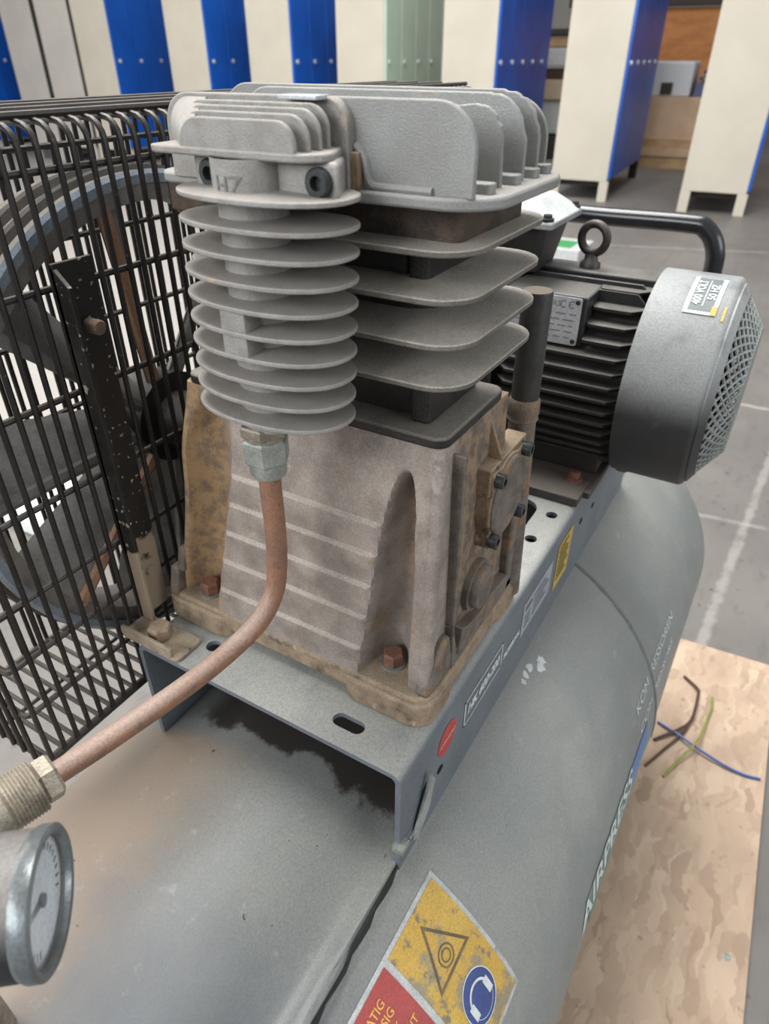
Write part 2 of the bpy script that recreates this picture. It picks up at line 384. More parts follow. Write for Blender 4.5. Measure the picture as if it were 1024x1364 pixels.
_txt = {}
def text2d(s, size, align='LEFT', bold=0.0):
    """flat lettering: vertices (u,v) and faces"""
    cu = bpy.data.curves.new('lettering_curve', 'FONT'); cu.body = s; cu.size = size; cu.align_x = align; cu.resolution_u = 3
    cu.offset = bold
    ob = bpy.data.objects.new('lettering_curve', cu); C.objects.link(ob)
    dg = bpy.context.evaluated_depsgraph_get(); me = bpy.data.meshes.new_from_object(ob.evaluated_get(dg))
    vs = [(v.co.x, v.co.y) for v in me.vertices]; fs = [tuple(p.vertices) for p in me.polygons]
    bpy.data.objects.remove(ob); bpy.data.curves.remove(cu); bpy.data.meshes.remove(me)
    return vs, fs
def lettering(mb, s, size, fn, align='LEFT', width=None, bold=0.0, slant=0.0):
    vs, fs = text2d(s, size, align, bold)
    if width:
        w = max(v[0] for v in vs) - min(v[0] for v in vs); k = width / w; vs = [(u * k, v) for u, v in vs]
    mb.add([fn(u + slant * v, v) for u, v in vs], fs)
def plate_holes(outer, holes, z0, z1):
    """flat plate z0..z1 with real holes; outlines in (x,y)"""
    cu = bpy.data.curves.new('plate_curve', 'CURVE'); cu.dimensions = '2D'; cu.fill_mode = 'BOTH'; cu.extrude = (z1 - z0) / 2
    for poly in [outer] + holes:
        sp = cu.splines.new('POLY'); sp.points.add(len(poly) - 1); sp.use_cyclic_u = True
        for p, q in zip(sp.points, poly): p.co = (q[0], q[1], 0, 1)
    ob = bpy.data.objects.new('plate_curve', cu); C.objects.link(ob)
    dg = bpy.context.evaluated_depsgraph_get(); me = bpy.data.meshes.new_from_object(ob.evaluated_get(dg))
    mb = MB(); mb.add([(v.co.x, v.co.y, v.co.z + (z0 + z1) / 2) for v in me.vertices], [tuple(p.vertices) for p in me.polygons])
    bpy.data.objects.remove(ob); bpy.data.curves.remove(cu); bpy.data.meshes.remove(me)
    return mb
def circ(x, y, r, n=18, sx=1, sy=1): return [(x + r * sx * math.cos(2 * PI * k / n), y + r * sy * math.sin(2 * PI * k / n)) for k in range(n)]
def bez(pts, n=10):
    """Catmull-Rom through points"""
    P_ = [Vector(p) for p in pts]; P_ = [2 * P_[0] - P_[1]] + P_ + [2 * P_[-1] - P_[-2]]; out = []
    for i in range(1, len(P_) - 2):
        for k in range(n):
            t = k / n; a, b, c, d = P_[i - 1:i + 3]
            out.append(0.5 * ((2 * b) + (c - a) * t + (2 * a - 5 * b + 4 * c - d) * t * t + (3 * b - a - 3 * c + d) * t ** 3))
    out.append(P_[-2]); return out
def smooth01(a, b, x):
    t = max(0, min(1, (x - a) / (b - a))); return t * t * (3 - 2 * t)

# ------------------------------------------------------------------ setting
fl = MB().box((-6, -8, -GROUND - 0.1), (18, 18, -GROUND))
o = build('floor', fl, FLOORM, smooth=0); o['kind'] = 'structure'
WALLM = mat('hall_wall', (176, 172, 166), (168, 164, 158), 1.5, 0.8, grain=0)
o = build('wall_back', MB().box((17.6, -8, -GROUND), (17.8, 18, 4.5)), WALLM, smooth=0); o['kind'] = 'structure'

# ------------------------------------------------------------------ air compressor
FLO = -GROUND
comp = thing('air_compressor', 'large dusty grey air compressor with finned pump and black motor standing on the chipboard sheet', 'air compressor', (0.33, 0.23, -1.032))
TYC, TZC, TR = 0.230, -0.668, 0.235
def TP(x, deg, r=0.0):
    a = math.radians(deg); return (x, TYC - (TR + r) * math.sin(a), TZC + (TR + r) * math.cos(a))

# tank shell with a lapped seam along the near top, dished ends
mb = MB()
xs = [-0.33, -0.25, -0.18, -0.12, -0.06, 0.0, 0.04, 0.08, 0.11, 0.14, 0.17, 0.19, 0.21, 0.23, 0.25, 0.27, 0.30, 0.36, 0.42, 0.5, 0.58, 0.596, 0.602, 0.606, 0.612, 0.618, 0.66, 0.74, 0.82, 0.9, 0.94]
degs = []
d = -180
while d < 180:
    degs.append(d); d += 1.0 if 8 <= d < 36 else 4.0
def rad(x, dg):
    r = 0.0
    k = smooth01(0.262, 0.232, x)
    if k > 0:
        c = 27.4 + 1.6 * math.sin(max(0, 0.22 - x) * 12) * 0.6 - 1.2 * smooth01(0.12, 0.2, x) * 0
        r += k * (-0.004 * math.exp(-((dg - (c - 5.5)) / 3.2) ** 2))
        if dg <= c: r += k * 0.0062 * smooth01(c - 3.4, c - 0.9, dg)
        r -= k * 0.0025 * math.exp(-((dg - (c + 1.6)) / 1.1) ** 2)
    if 0.598 <= x <= 0.616: r += 0.0016
    return r
rows = []; vs = []; fs = []
prof = [(-0.40, 0.0), (-0.395, 0.10), (-0.38, 0.17), (-0.36, 0.215)] + [(x, TR) for x in xs] + [(0.965, 0.226), (0.985, 0.20), (1.005, 0.15), (1.018, 0.08), (1.022, 0.0)]
for (x, r) in prof:
    if r == 0: rows.append([len(vs)]); vs.append((x, TYC, TZC)); continue
    rows.append(list(range(len(vs), len(vs) + len(degs))))
    for dg in degs:
        a = math.radians(dg); rr = r + (rad(x, dg) if r == TR else 0)
        vs.append((x, TYC - rr * math.sin(a), TZC + rr * math.cos(a)))
n = len(degs)
for A, B in zip(rows, rows[1:]):
    for k in range(n):
        k2 = (k + 1) % n
        if len(A) == 1: fs.append((A[0], B[k2], B[k]))
        elif len(B) == 1: fs.append((A[k], A[k2], B[0]))
        else: fs.append((A[k], A[k2], B[k2], B[k]))
mb.add(vs, fs)
def tank_material():
    m = TANK.copy(); m.name = 'tank_paint_with_dust_oil_and_shade'; nt = m.node_tree; N = nt.nodes; L = nt.links; b = N['Principled BSDF']
    col = b.inputs['Base Color'].links[0].from_socket
    geo = N.new('ShaderNodeNewGeometry'); s = N.new('ShaderNodeSeparateXYZ'); L.new(geo.outputs['Position'], s.inputs[0])
    def noise(sc, d=6):
        n = N.new('ShaderNodeTexNoise'); n.inputs['Scale'].default_value = sc; n.inputs['Detail'].default_value = d; n.inputs['Roughness'].default_value = 0.65; L.new(geo.outputs['Position'], n.inputs['Vector']); return n.outputs['Fac']
    def M(op, a, bb=None, c=None):
        x = N.new('ShaderNodeMath'); x.operation = op
        for i, v in enumerate((a, bb, c)):
            if v is None: continue
            if isinstance(v, (int, float)): x.inputs[i].default_value = v
            else: L.new(v, x.inputs[i])
        return x.outputs[0]
    def sm(f, a, bb, top=1.0):
        r = N.new('ShaderNodeMapRange'); r.interpolation_type = 'SMOOTHSTEP'; r.inputs['From Min'].default_value = a; r.inputs['From Max'].default_value = bb; r.inputs['To Max'].default_value = top; L.new(f, r.inputs['Value']); return r.outputs['Result']
    def mix(f, x, y):
        mx = N.new('ShaderNodeMix'); mx.data_type = 'RGBA'; L.new(f, mx.inputs['Factor']); L.new(x, mx.inputs[6]); mx.inputs[7].default_value = lin(y); return mx.outputs[2]
    X, Y = s.outputs['X'], s.outputs['Y']
    # tan machining dust settled on the belt side, darker toward the near end
    near = sm(M('MULTIPLY', X, -1), -0.235, -0.215)
    col = mix(M('MULTIPLY', sm(M('MULTIPLY_ADD', noise(9), 0.10, X), 0.27, 0.08, 0.9), near), col, (86, 90, 95))
    col = mix(M('MULTIPLY', sm(M('MULTIPLY_ADD', noise(14), 0.10, Y), 0.25, 0.37, 0.75), near), col, (158, 136, 116))
    col = mix(sm(noise(55, 8), 0.60, 0.72, 0.4), col, (164, 168, 168))
    col = mix(M('MULTIPLY', sm(noise(70, 3), 0.70, 0.735), near), col, (60, 58, 56))
    # oil stains, plus the shade under the bracket painted into the colour
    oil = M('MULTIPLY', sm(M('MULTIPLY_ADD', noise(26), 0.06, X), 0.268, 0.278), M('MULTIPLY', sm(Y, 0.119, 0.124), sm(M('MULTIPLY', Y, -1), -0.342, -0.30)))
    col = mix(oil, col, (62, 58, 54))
    L.new(col, b.inputs['Base Color']); return m
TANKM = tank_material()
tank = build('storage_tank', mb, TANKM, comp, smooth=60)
mb = MB(); vs = []; fs = []
for i in range(34):
    x = -0.10 + 0.328 * i / 33; c_ = 27.4 + 0.96 * math.sin(max(0, 0.22 - x) * 12)
    vs += [TP(x, c_ + 0.15, 0.0036), TP(x, c_ + 0.95 + 0.25 * math.sin(i * 2.1), 0.0002)]
for i in range(33): fs.append((2 * i, 2 * i + 1, 2 * i + 3, 2 * i + 2))
mb.add(vs, fs); build('seam_strip', mb, mat('seam_dark', (52, 50, 48), rough=0.9), tank, label='dark strip along the lapped seam')  # thin dark strip following the lapped seam
def cylpatch(mb, pts, r, sub=6):
    """quad on the shell given four (x, deg) corners"""
    a, b, c, d = pts; vs = []; fs = []
    for i in range(sub + 1):
        for j in range(sub + 1):
            u, v = i / sub, j / sub
            x = (a[0] * (1 - u) + b[0] * u) * (1 - v) + (d[0] * (1 - u) + c[0] * u) * v
            g = (a[1] * (1 - u) + b[1] * u) * (1 - v) + (d[1] * (1 - u) + c[1] * u) * v
            vs.append(TP(x, g, r))
    for i in range(sub):
        for j in range(sub):
            k = i * (sub + 1) + j; fs.append((k, k + 1, k + sub + 2, k + sub + 1))
    mb.add(vs, fs)
def crect(x0, x1, d0, d1, r, m, name, lab=None, sub=8):
    mb = MB(); cylpatch(mb, [(x0, d0), (x1, d0), (x1, d1), (x0, d1)], r, sub); return build(name, mb, m, tank, label=lab)
D = 180 / PI / TR       # degrees per metre of arc
crect(0.03, 0.2345, 33.0, 59.2, 0.0004, mat('worn_label_white', (190, 192, 190), (176, 178, 176), 90, 0.5, stain=[((150, 152, 150), 60, 0.56)]), 'warning_label', 'white bordered warning label')
crect(0.1715, 0.2310, 33.8, 58.4, 0.0007, YELW, 'warning_panel', 'worn yellow warning panel', 12)
crect(0.034, 0.1665, 33.8, 46.0, 0.0007, REDP, 'instruction_panel', 'red panel with yellow lettering')
crect(0.034, 0.1665, 46.8, 58.4, 0.0007, YELW, 'warning_panel', 'lower yellow panel of the warning label')
mb = MB()
for s_, x_, g_ in (('REGELMATIG', 0.1535, 36.6), ('REGELMÄSSIG', 0.1545, 38.5), ('REGULARLY', 0.1515, 40.6), ('RÉGULIÈREMENT', 0.1625, 42.6)):
    lettering(mb, s_, 0.0074, lambda u, v, x_=x_, g_=g_: TP(x_ - 0.0015 + u, g_ - v * D, 0.0010), 'RIGHT', bold=0.00012)
build('label_lettering', mb, INKY, tank, smooth=0, label='yellow printed lettering')
# warning triangle outline and burst symbol
mb = MB()
tri = [(0.201, 35.9), (0.222, 44.7), (0.180, 44.7)]
cx = sum(p[0] for p in tri) / 3; cg = sum(p[1] for p in tri) / 3
inn = [(cx + (p[0] - cx) * 0.84, cg + (p[1] - cg) * 0.84) for p in tri]
for i in range(3):
    j = (i + 1) % 3; cylpatch(mb, [tri[i], tri[j], inn[j], inn[i]], 0.0010, 6)
for rr in (0.0075, 0.0045):
    k = 28
    vs = []; fs = []
    for q in range(k):
        a = 2 * PI * q / k
        for w in (rr, rr - 0.0011): vs.append(TP(0.201 + w * math.cos(a), 42.2 + w * math.sin(a) * D * 0.9, 0.0010))
    for q in range(k):
        q2 = (q + 1) % k; fs.append((2 * q, 2 * q2, 2 * q2 + 1, 2 * q + 1))
    mb.add(vs, fs)
build('warning_triangle', mb, WORNB, tank, smooth=0, label='brown worn triangle symbol')
def cdisc(mb, x, g, r, off, r_in=0, n=36, a0=0, a1=2 * PI):
    vs = []; fs = []
    for q in range(n + 1):
        a = a0 + (a1 - a0) * q / n
        for k in range(4):
            w = r_in + (r - r_in) * k / 3; vs.append(TP(x + w * math.cos(a), g - w * math.sin(a) * D, off))
    for q in range(n):
        for k in range(3): fs.append((4 * q + k, 4 * q + k + 1, 4 * q + k + 5, 4 * q + k + 4))
    mb.add(vs, fs)
mb = MB(); cdisc(mb, 0.2015, 51.6, 0.0165, 0.0010); mb.cur = 1; cdisc(mb, 0.2015, 51.6, 0.0172, 0.0010, 0.0165)
build('hearing_symbol', mb, [BLUE, PRINTW], tank, smooth=0, label='blue round ear protection symbol')
mb = MB(); cdisc(mb, 0.2015, 51.9, 0.0115, 0.0013, 0.0098, 20, 0.1, PI - 0.1); cdisc(mb, 0.2015, 51.9, 0.0125, 0.0013, 0.0121, 24, PI, 2 * PI)
for sx in (-1, 1):
    xx = 0.2015 + sx * 0.0100
    cylpatch(mb, [(xx - 0.0026, 52.0 - 1.2), (xx + 0.0026, 52.0 - 1.2), (xx + 0.0026, 52.0 + 1.3), (xx - 0.0026, 52.0 + 1.3)], 0.0013, 2)
build('headphone_print', mb, PRINTW, tank, smooth=0, label='white printed headphones')
crect(0.352, 0.498, 75.5, 85.5, 0.0004, GREEN, 'green_print', 'green faded brand print', 10)
mb = MB(); lettering(mb, 'AIRPRESS', 0.034, lambda u, v: TP(0.332 + u, 81.2 - v * D, 0.0009), width=0.172, bold=0.0006, slant=0.15)
build('tank_lettering', mb, PRINTW, tank, smooth=0, label='white letters on green print')
mb = MB(); lettering(mb, 'KOMPRESSOREN', 0.016, lambda u, v: TP(0.545 + u, 68.0 - v * D, 0.0006), width=0.175, slant=0.1)
lettering(mb, 'COMPRESSORS', 0.014, lambda u, v: TP(0.545 + u, 74.5 - v * D, 0.0006), width=0.16, slant=0.1)
build('tank_lettering', mb, PRINTW, tank, smooth=0)
crect(0.50, 0.575, 76, 84, 0.0006, LBLUE, 'blue_sticker', 'small blue sticker', 6)
# chalky paint scuff and dark ring weld band
mb = MB()
for i, (x, g, r) in enumerate(((0.462, 32.6, 0.006), (0.455, 33.4, 0.005), (0.445, 31.2, 0.0045), (0.435, 31.2, 0.004), (0.427, 31.4, 0.003))):
    vs = [TP(x, g, 0.0003)]; k = 11
    for q in range(k):
        a = 2 * PI * q / k; w = r * random.uniform(0.6, 1.3); vs.append(TP(x + w * math.cos(a), g + w * math.sin(a) * D, 0.0003))
    mb.add(vs, [(0, 1 + q, 1 + (q + 1) % k) for q in range(k)])
build('paint_scuff', mb, WHITE, tank, smooth=0, label='white scraped paint patch')
mb = MB(); vs = []; fs = []
for q in range(0, 181):
    g = -90 + q; w = 0.0035 + 0.0008 * math.sin(q * 0.9)
    vs += [TP(0.607 - w, g, 0.0002), TP(0.607 - w * 0.5, g, 0.0028), TP(0.607 + w * 0.5, g, 0.0028), TP(0.607 + w, g, 0.0002)]
for q in range(180):
    for k in range(3): fs.append((4 * q + k, 4 * q + k + 1, 4 * q + k + 5, 4 * q + k + 4))
mb.add(vs, fs)
build('ring_weld', mb, mat('weld_grey', (116, 119, 116), (104, 107, 104), 60, 0.6, 0, 0.6, 500), tank, label='darker ring weld bead')
for sx in (0.12, 0.82):
    for sy in (-1, 1):
        y0 = TYC + sy * 0.12
        mb = MB().box((sx - 0.03, y0 - 0.004, -1.024), (sx + 0.03, y0 + 0.004, -0.86)).box((sx - 0.03, y0 - 0.03, -1.031), (sx + 0.03, y0 + 0.03, -1.023))
        build('tank_foot', mb, BRK, tank, bevel=0.001)

# mounting bracket : folded channel with slots
outer = [(0.219, 0.126), (0.800, 0.126), (0.800, 0.334), (0.219, 0.334)]
def slot(x, y, L_, r, ax='y'):
    out = []
    for k in range(9):
        a = -PI / 2 + PI * k / 8
        out.append((x + r * math.sin(a), y + L_ / 2 + r * math.cos(a)) if ax == 'y' else (x + L_ / 2 + r * math.cos(a), y + r * math.sin(a)))
    for k in range(9):
        a = PI / 2 + PI * k / 8
        out.append((x + r * math.sin(a), y - L_ / 2 + r * math.cos(a)) if ax == 'y' else (x - L_ / 2 + r * math.cos(a), y + r * math.sin(a)))
    return out
holes = [slot(0.2375, 0.1675, 0.013, 0.0052), circ(0.2455, 0.291, 0.0055), circ(0.2335, 0.277, 0.0035, 9), circ(0.491, 0.138, 0.0055), circ(0.537, 0.1345, 0.0055),
         rrect(0.437, 0.552, 0.1495, 0.31, 0.016)]
mb = plate_holes(outer, holes, -0.364, -0.360)
prof = []
R_ = 0.008
for sgn, yb, yi in ((-1, 0.118, 0.126), (1, 0.342, 0.334)):
    arc = [(yi + sgn * R_ * math.sin(a), -0.368 + R_ * math.cos(a)) for a in [PI / 2 * k / 6 for k in range(7)]]
    arci = [(yi + sgn * (R_ - 0.004) * math.sin(a), -0.368 + (R_ - 0.004) * math.cos(a)) for a in [PI / 2 * k / 6 for k in range(7)]]
    poly = arc + [(yb, -0.4615), (yb - sgn * 0.004, -0.4615)] + arci[::-1]
    mb.prism(poly, 'x', 0.219, 0.800)
bracket = build('mounting_bracket', mb, BRK, comp, smooth=40)
YF = 0.1177
def fl_(x, z, o=0.0): return (x, YF - o, z)
def frect(mb, x0, x1, z0, z1, o=0.0):
    mb.add([fl_(x0, z0, o), fl_(x1, z0, o), fl_(x1, z1, o), fl_(x0, z1, o)], [(0, 1, 2, 3)])
mb = MB(); vs = [fl_(0.285 + 0.0142 * math.cos(2 * PI * k / 40), -0.3945 + 0.0142 * math.sin(2 * PI * k / 40)) for k in range(40)]; mb.add(vs, [tuple(range(40))])
build('round_sticker', mb, RED, bracket, smooth=0, label='round red sticker')
mb = MB(); lettering(mb, 'AFGEKEURD', 0.0046, lambda u, v: fl_(0.285 + u, -0.3960 + v, 0.0004), 'CENTER', width=0.0235)
build('sticker_lettering', mb, PRINTW, bracket, smooth=0)
mb = MB(); a = 0.0012
for (x0, x1, z0, z1) in ((0.3135, 0.3855, -0.3895, -0.3879), (0.3135, 0.3855, -0.4151, -0.4135), (0.3135, 0.3155, -0.4151, -0.3879), (0.3835, 0.3855, -0.4151, -0.3879)): frect(mb, x0, x1, z0, z1, 0.0002)
lettering(mb, 'HK 600-200', 0.0125, lambda u, v: fl_(0.3495 + u, -0.4055 + v, 0.0002), 'CENTER', width=0.060, bold=0.0007, slant=0.15)
build('outlined_print', mb, PRINTW, bracket, smooth=0, label='white outlined model print')
mb = MB(); lettering(mb, 'PROFESSIONAL', 0.0085, lambda u, v: fl_(0.390 + u, -0.4120 + v, 0.0002), 'LEFT', width=0.036, bold=0.0006)
build('flange_lettering', mb, PRINTW, bracket, smooth=0)
mb = MB(); frect(mb, 0.4305, 0.5045, -0.4225, -0.3845); build('rating_label', mb, LGREY, bracket, smooth=0, label='silver rating label')
mb = MB(); frect(mb, 0.436, 0.452, -0.3955, -0.3910, 0.0003)
for k in range(5): frect(mb, 0.456, 0.456 + 0.030 + 0.006 * (k % 3), -0.3935 - 0.0052 * k, -0.3920 - 0.0052 * k, 0.0003)
for k in range(3): frect(mb, 0.436, 0.451, -0.4040 - 0.0052 * k, -0.4025 - 0.0052 * k, 0.0003)
build('rating_print', mb, mat('faded_ink', (106, 110, 118), rough=0.6), bracket, smooth=0)
mb = MB(); frect(mb, 0.5185, 0.561, -0.4335, -0.3785, 0.0002); build('caution_label', mb, YEL, bracket, smooth=0, label='yellow caution label')
mb = MB()
for k in range(8): frect(mb, 0.523, 0.523 + random.uniform(0.02, 0.034), -0.3855 - 0.0055 * k, -0.3830 - 0.0055 * k, 0.0005)
build('caution_print', mb, mat('caution_ink', (92, 78, 40), rough=0.6), bracket, smooth=0)
for (x, z) in ((0.276, -0.419), (0.591, -0.393), (0.636, -0.399)):
    mb = MB(); mb.add([fl_(x + 0.0045 * math.cos(2 * PI * k / 12), z + 0.0032 * math.sin(2 * PI * k / 12), 0.0003) for k in range(12)], [tuple(range(12))]); build('flange_hole', mb, DARK, bracket, smooth=0, label='small dark hole')
# hang tag of clear plastic with a wire clip
mb = MB()
tagp = [(0.2345, -0.447), (0.242, -0.4535), (0.258, -0.437), (0.2645, -0.413), (0.259, -0.404), (0.250, -0.410), (0.238, -0.433)]
mb.prism([(x, z) for x, z in tagp], 'y', YF - 0.0022, YF - 0.0008)
build('seal_tag', mb, mat('tag_plastic', (150, 152, 150), (170, 172, 170), 90, 0.3), bracket, bevel=0.0006, label='small greyish plastic tag')
mb = MB(); mb.tube([(0.252, YF - 0.003, -0.3935), (0.249, YF - 0.003, -0.408), (0.241, YF - 0.003, -0.424), (0.234, YF - 0.003, -0.432), (0.226, YF - 0.003, -0.431)], 0.0011, 6)
mb.box((0.215, YF - 0.004, -0.4345), (0.225, YF + 0.004, -0.4300)); mb.prism([(0.251, -0.397), (0.2535, -0.393), (0.255, -0.398), (0.2485, -0.412), (0.2455, -0.414), (0.246, -0.408)], 'y', YF - 0.0042, YF - 0.003)
build('seal_clip', mb, ZINC, bracket, label='grey wire clip')

# crankcase -------------------------------------------------------------
zB, zT = -0.340, -0.1715
ribz = [-0.2235, -0.2445, -0.267, -0.2905, -0.3155]
def yR(z): return 0.1285 + 0.003 * (z - zB) / (zT - zB)
def yL(z): return 0.336 - 0.020 * (z - zB) / (zT - zB)
def front_x(y, z):
    up = smooth01(-0.226, -0.165, z)
    base = 0.2735 + 0.0105 * up
    step = 0
    for k, zz in enumerate(ribz): step += 0.0021 * smooth01(zz + 0.0008, zz - 0.0009, z) - 0.0021 * smooth01(zz - 0.002, zz - 0.022, z)
    taper = 0.0150 * max(0, (-0.2215 - z)) / 0.12
    yP = 0.163 + max(0, (-0.221 - z)) * 0.09
    yQ = 0.276 + max(0, (-0.221 - z)) * 0.17
    inside = smooth01(yP - 0.0012, yP + 0.0006, y) * smooth01(yQ + 0.0012, yQ - 0.0006, y)
    rib = smooth01(yP + 0.0008, yP + 0.0035, y) * smooth01(yQ - 0.0008, yQ - 0.0035, y)
    x = base - taper * inside - step * rib - (1 - inside) * 0.008 * smooth01(-0.24, -0.33, z)
    # arched bolt recesses left and right of the ribbed panel
    r0 = yR(z) + 0.0115
    if r0 < y < yP:
        s = (y - r0) / (yP - r0); top = -0.188 - 0.030 * abs(2 * s - 0.9) ** 2.2
        x += 0.026 * (math.sin(PI * s ** 1.25) ** 0.7) * smooth01(top + 0.003, top - 0.016, z)
    l0 = yL(z) - 0.0065
    if yQ < y < l0:
        s = (y - yQ) / (l0 - yQ); top = -0.176 - 0.02 * abs(2 * s - 1) ** 2.2
        x += 0.017 * (math.sin(PI * s) ** 0.7) * smooth01(top + 0.003, top - 0.02, z)
    # rounded outer corners
    e = min(y - yR(z), yL(z) - y)
    if e < 0.005: x += 0.005 - math.sqrt(max(0, 0.005 ** 2 - (0.005 - e) ** 2))
    return x
NU, NV = 150, 260
vs = []; fs = []
for j in range(NV + 1):
    z = zB + (zT - zB) * j / NV
    a, b = yR(z), yL(z)
    for i in range(NU + 1):
        y = a + (b - a) * i / NU; vs.append((front_x(y, z), y, z))
for j in range(NV):
    for i in range(NU):
        k = j * (NU + 1) + i; fs.append((k, k + 1, k + NU + 2, k + NU + 1))
def xback(z): return 0.372 + 0.026 * smooth01(-0.19, -0.32, z)
o0 = len(vs)
for j in range(NV + 1):
    z = zB + (zT - zB) * j / NV; vs += [(xback(z), yR(z), z), (xback(z), yL(z), z)]
for j in range(NV):
    k = o0 + 2 * j; r = j * (NU + 1); fs.append((r, r + NU + 1, k + 2, k)); l = r + NU; fs.append((l, k + 1, k + 3, l + NU + 1)); fs.append((k, k + 2, k + 3, k + 1))
k = o0 + 2 * NV; fs.append(tuple(range(NV * (NU + 1), NV * (NU + 1) + NU + 1)) + (k + 1, k))
mb = MB(); mb.add(vs, fs)
def crank_material():
    m = CASTR.copy(); m.name = 'crankcase_casting_left_grime'
    nt = m.node_tree; N = nt.nodes; L = nt.links; b = N['Principled BSDF']
    src = b.inputs['Base Color'].links[0].from_socket
    geo = N.new('ShaderNodeNewGeometry'); sx = N.new('ShaderNodeSeparateXYZ'); L.new(geo.outputs['Position'], sx.inputs[0])
    nz = N.new('ShaderNodeTexNoise'); nz.inputs['Scale'].default_value = 45; nz.inputs['Detail'].default_value = 6; L.new(geo.outputs['Position'], nz.inputs['Vector'])
    ad = N.new('ShaderNodeMath'); ad.operation = 'MULTIPLY_ADD'; ad.inputs[1].default_value = 0.03; L.new(nz.outputs['Fac'], ad.inputs[0]); L.new(sx.outputs['Y'], ad.inputs[2])
    r = N.new('ShaderNodeMapRange'); r.interpolation_type = 'SMOOTHSTEP'; r.inputs['From Min'].default_value = 0.297; r.inputs['From Max'].default_value = 0.318; r.inputs['To Max'].default_value = 0.8; L.new(ad.outputs[0], r.inputs['Value'])
    mx = N.new('ShaderNodeMix'); mx.data_type = 'RGBA'; L.new(r.outputs['Result'], mx.inputs['Factor']); L.new(src, mx.inputs[6]); mx.inputs[7].default_value = lin((158, 127, 90))
    def grime(ca, cb, sc, lo, hi):
        g = N.new('ShaderNodeTexNoise'); g.inputs['Scale'].default_value = sc; g.inputs['Detail'].default_value = 8; g.inputs['Roughness'].default_value = 0.7; L.new(geo.outputs['Position'], g.inputs['Vector'])
        gr = N.new('ShaderNodeMapRange'); gr.interpolation_type = 'SMOOTHSTEP'; gr.inputs['From Min'].default_value = lo; gr.inputs['From Max'].default_value = hi; L.new(g.outputs['Fac'], gr.inputs['Value'])
        gm = N.new('ShaderNodeMix'); gm.data_type = 'RGBA'; L.new(gr.outputs['Result'], gm.inputs['Factor']); gm.inputs[6].default_value = lin(ca); gm.inputs[7].default_value = lin(cb); return gm.outputs[2]
    L.new(grime((178, 143, 98), (126, 104, 80), 110, 0.42, 0.62), mx.inputs[7])
    # oily brown right-hand side wall
    r2 = N.new('ShaderNodeMapRange'); r2.interpolation_type = 'SMOOTHSTEP'; r2.inputs['From Min'].default_value = 0.300; r2.inputs['From Max'].default_value = 0.312; r2.inputs['To Max'].default_value = 0.75
    a2 = N.new('ShaderNodeMath'); a2.operation = 'MULTIPLY_ADD'; a2.inputs[1].default_value = 0.02; L.new(nz.outputs['Fac'], a2.inputs[0]); L.new(sx.outputs['X'], a2.inputs[2]); L.new(a2.outputs[0], r2.inputs['Value'])
    m2 = N.new('ShaderNodeMix'); m2.data_type = 'RGBA'; L.new(r2.outputs['Result'], m2.inputs['Factor']); L.new(mx.outputs[2], m2.inputs[6]); L.new(grime((150, 125, 96), (88, 76, 66), 85, 0.42, 0.60), m2.inputs[7])
    L.new(m2.outputs[2], b.inputs['Base Color'])
    return m
CRANKM = crank_material()
crank = build('crankcase', mb, CRANKM, comp, smooth=50)
mb = MB()
mb.prism(rrect(0.2575, 0.412, 0.121, 0.346, 0.016), 'z', -0.352, -0.337)
for (y0, y1, c) in ((0.120, 0.187, (0.016, 0.006, 0.006, 0.006)), (0.282, 0.347, (0.006, 0.006, 0.006, 0.016))):
    mb.prism(rrect(0.2545, 0.300, y0, y1, 0.014), 'z', -0.360, -0.340); mb.prism(rrect(0.368, 0.415, y0, y1, 0.014), 'z', -0.360, -0.340)
build('crankcase_base', mb, BASEM, crank, bevel=0.0022, seg=3, label='tan dusted foot flange')
# stepped left toe and right corner bead
mb = MB()
mb.cyl((0.2690, 0.1300, -0.340), (0.2815, 0.1325, -0.1775), 0.0050, 14, r1=0.0040)
build('corner_bead', mb, CRANKM, crank)
build('toe_rib', MB().prism([(0.262, -0.338), (0.300, -0.338), (0.292, -0.305), (0.284, -0.305), (0.270, -0.318)], 'y', 0.1235, 0.1345), DIRTYG, crank, bevel=0.003, label='grimy grey toe rib')
mb = MB(); mb.prism([(0.256, -0.338), (0.280, -0.338), (0.280, -0.316), (0.262, -0.316)], 'y', 0.333, 0.341); build('toe_rib', mb, DIRTYG, crank, bevel=0.0018); mb = MB(); mb.prism([(0.262, -0.318), (0.282, -0.318), (0.282, -0.300), (0.267, -0.300)], 'y', 0.328, 0.335)
build('toe_rib', mb, DIRTYG, crank, bevel=0.0018)
mb = MB(); mb.box((0.2945, 0.1235, -0.338), (0.2975, 0.1345, -0.178)); build('side_rib', mb, DIRTYG, crank, bevel=0.001); mb = MB(); mb.prism([(0.294, -0.337), (0.40, -0.337), (0.40, -0.330), (0.30, -0.324), (0.294, -0.30)], 'y', 0.1225, 0.134)
build('side_rib', mb, DIRTYG, crank, bevel=0.001)
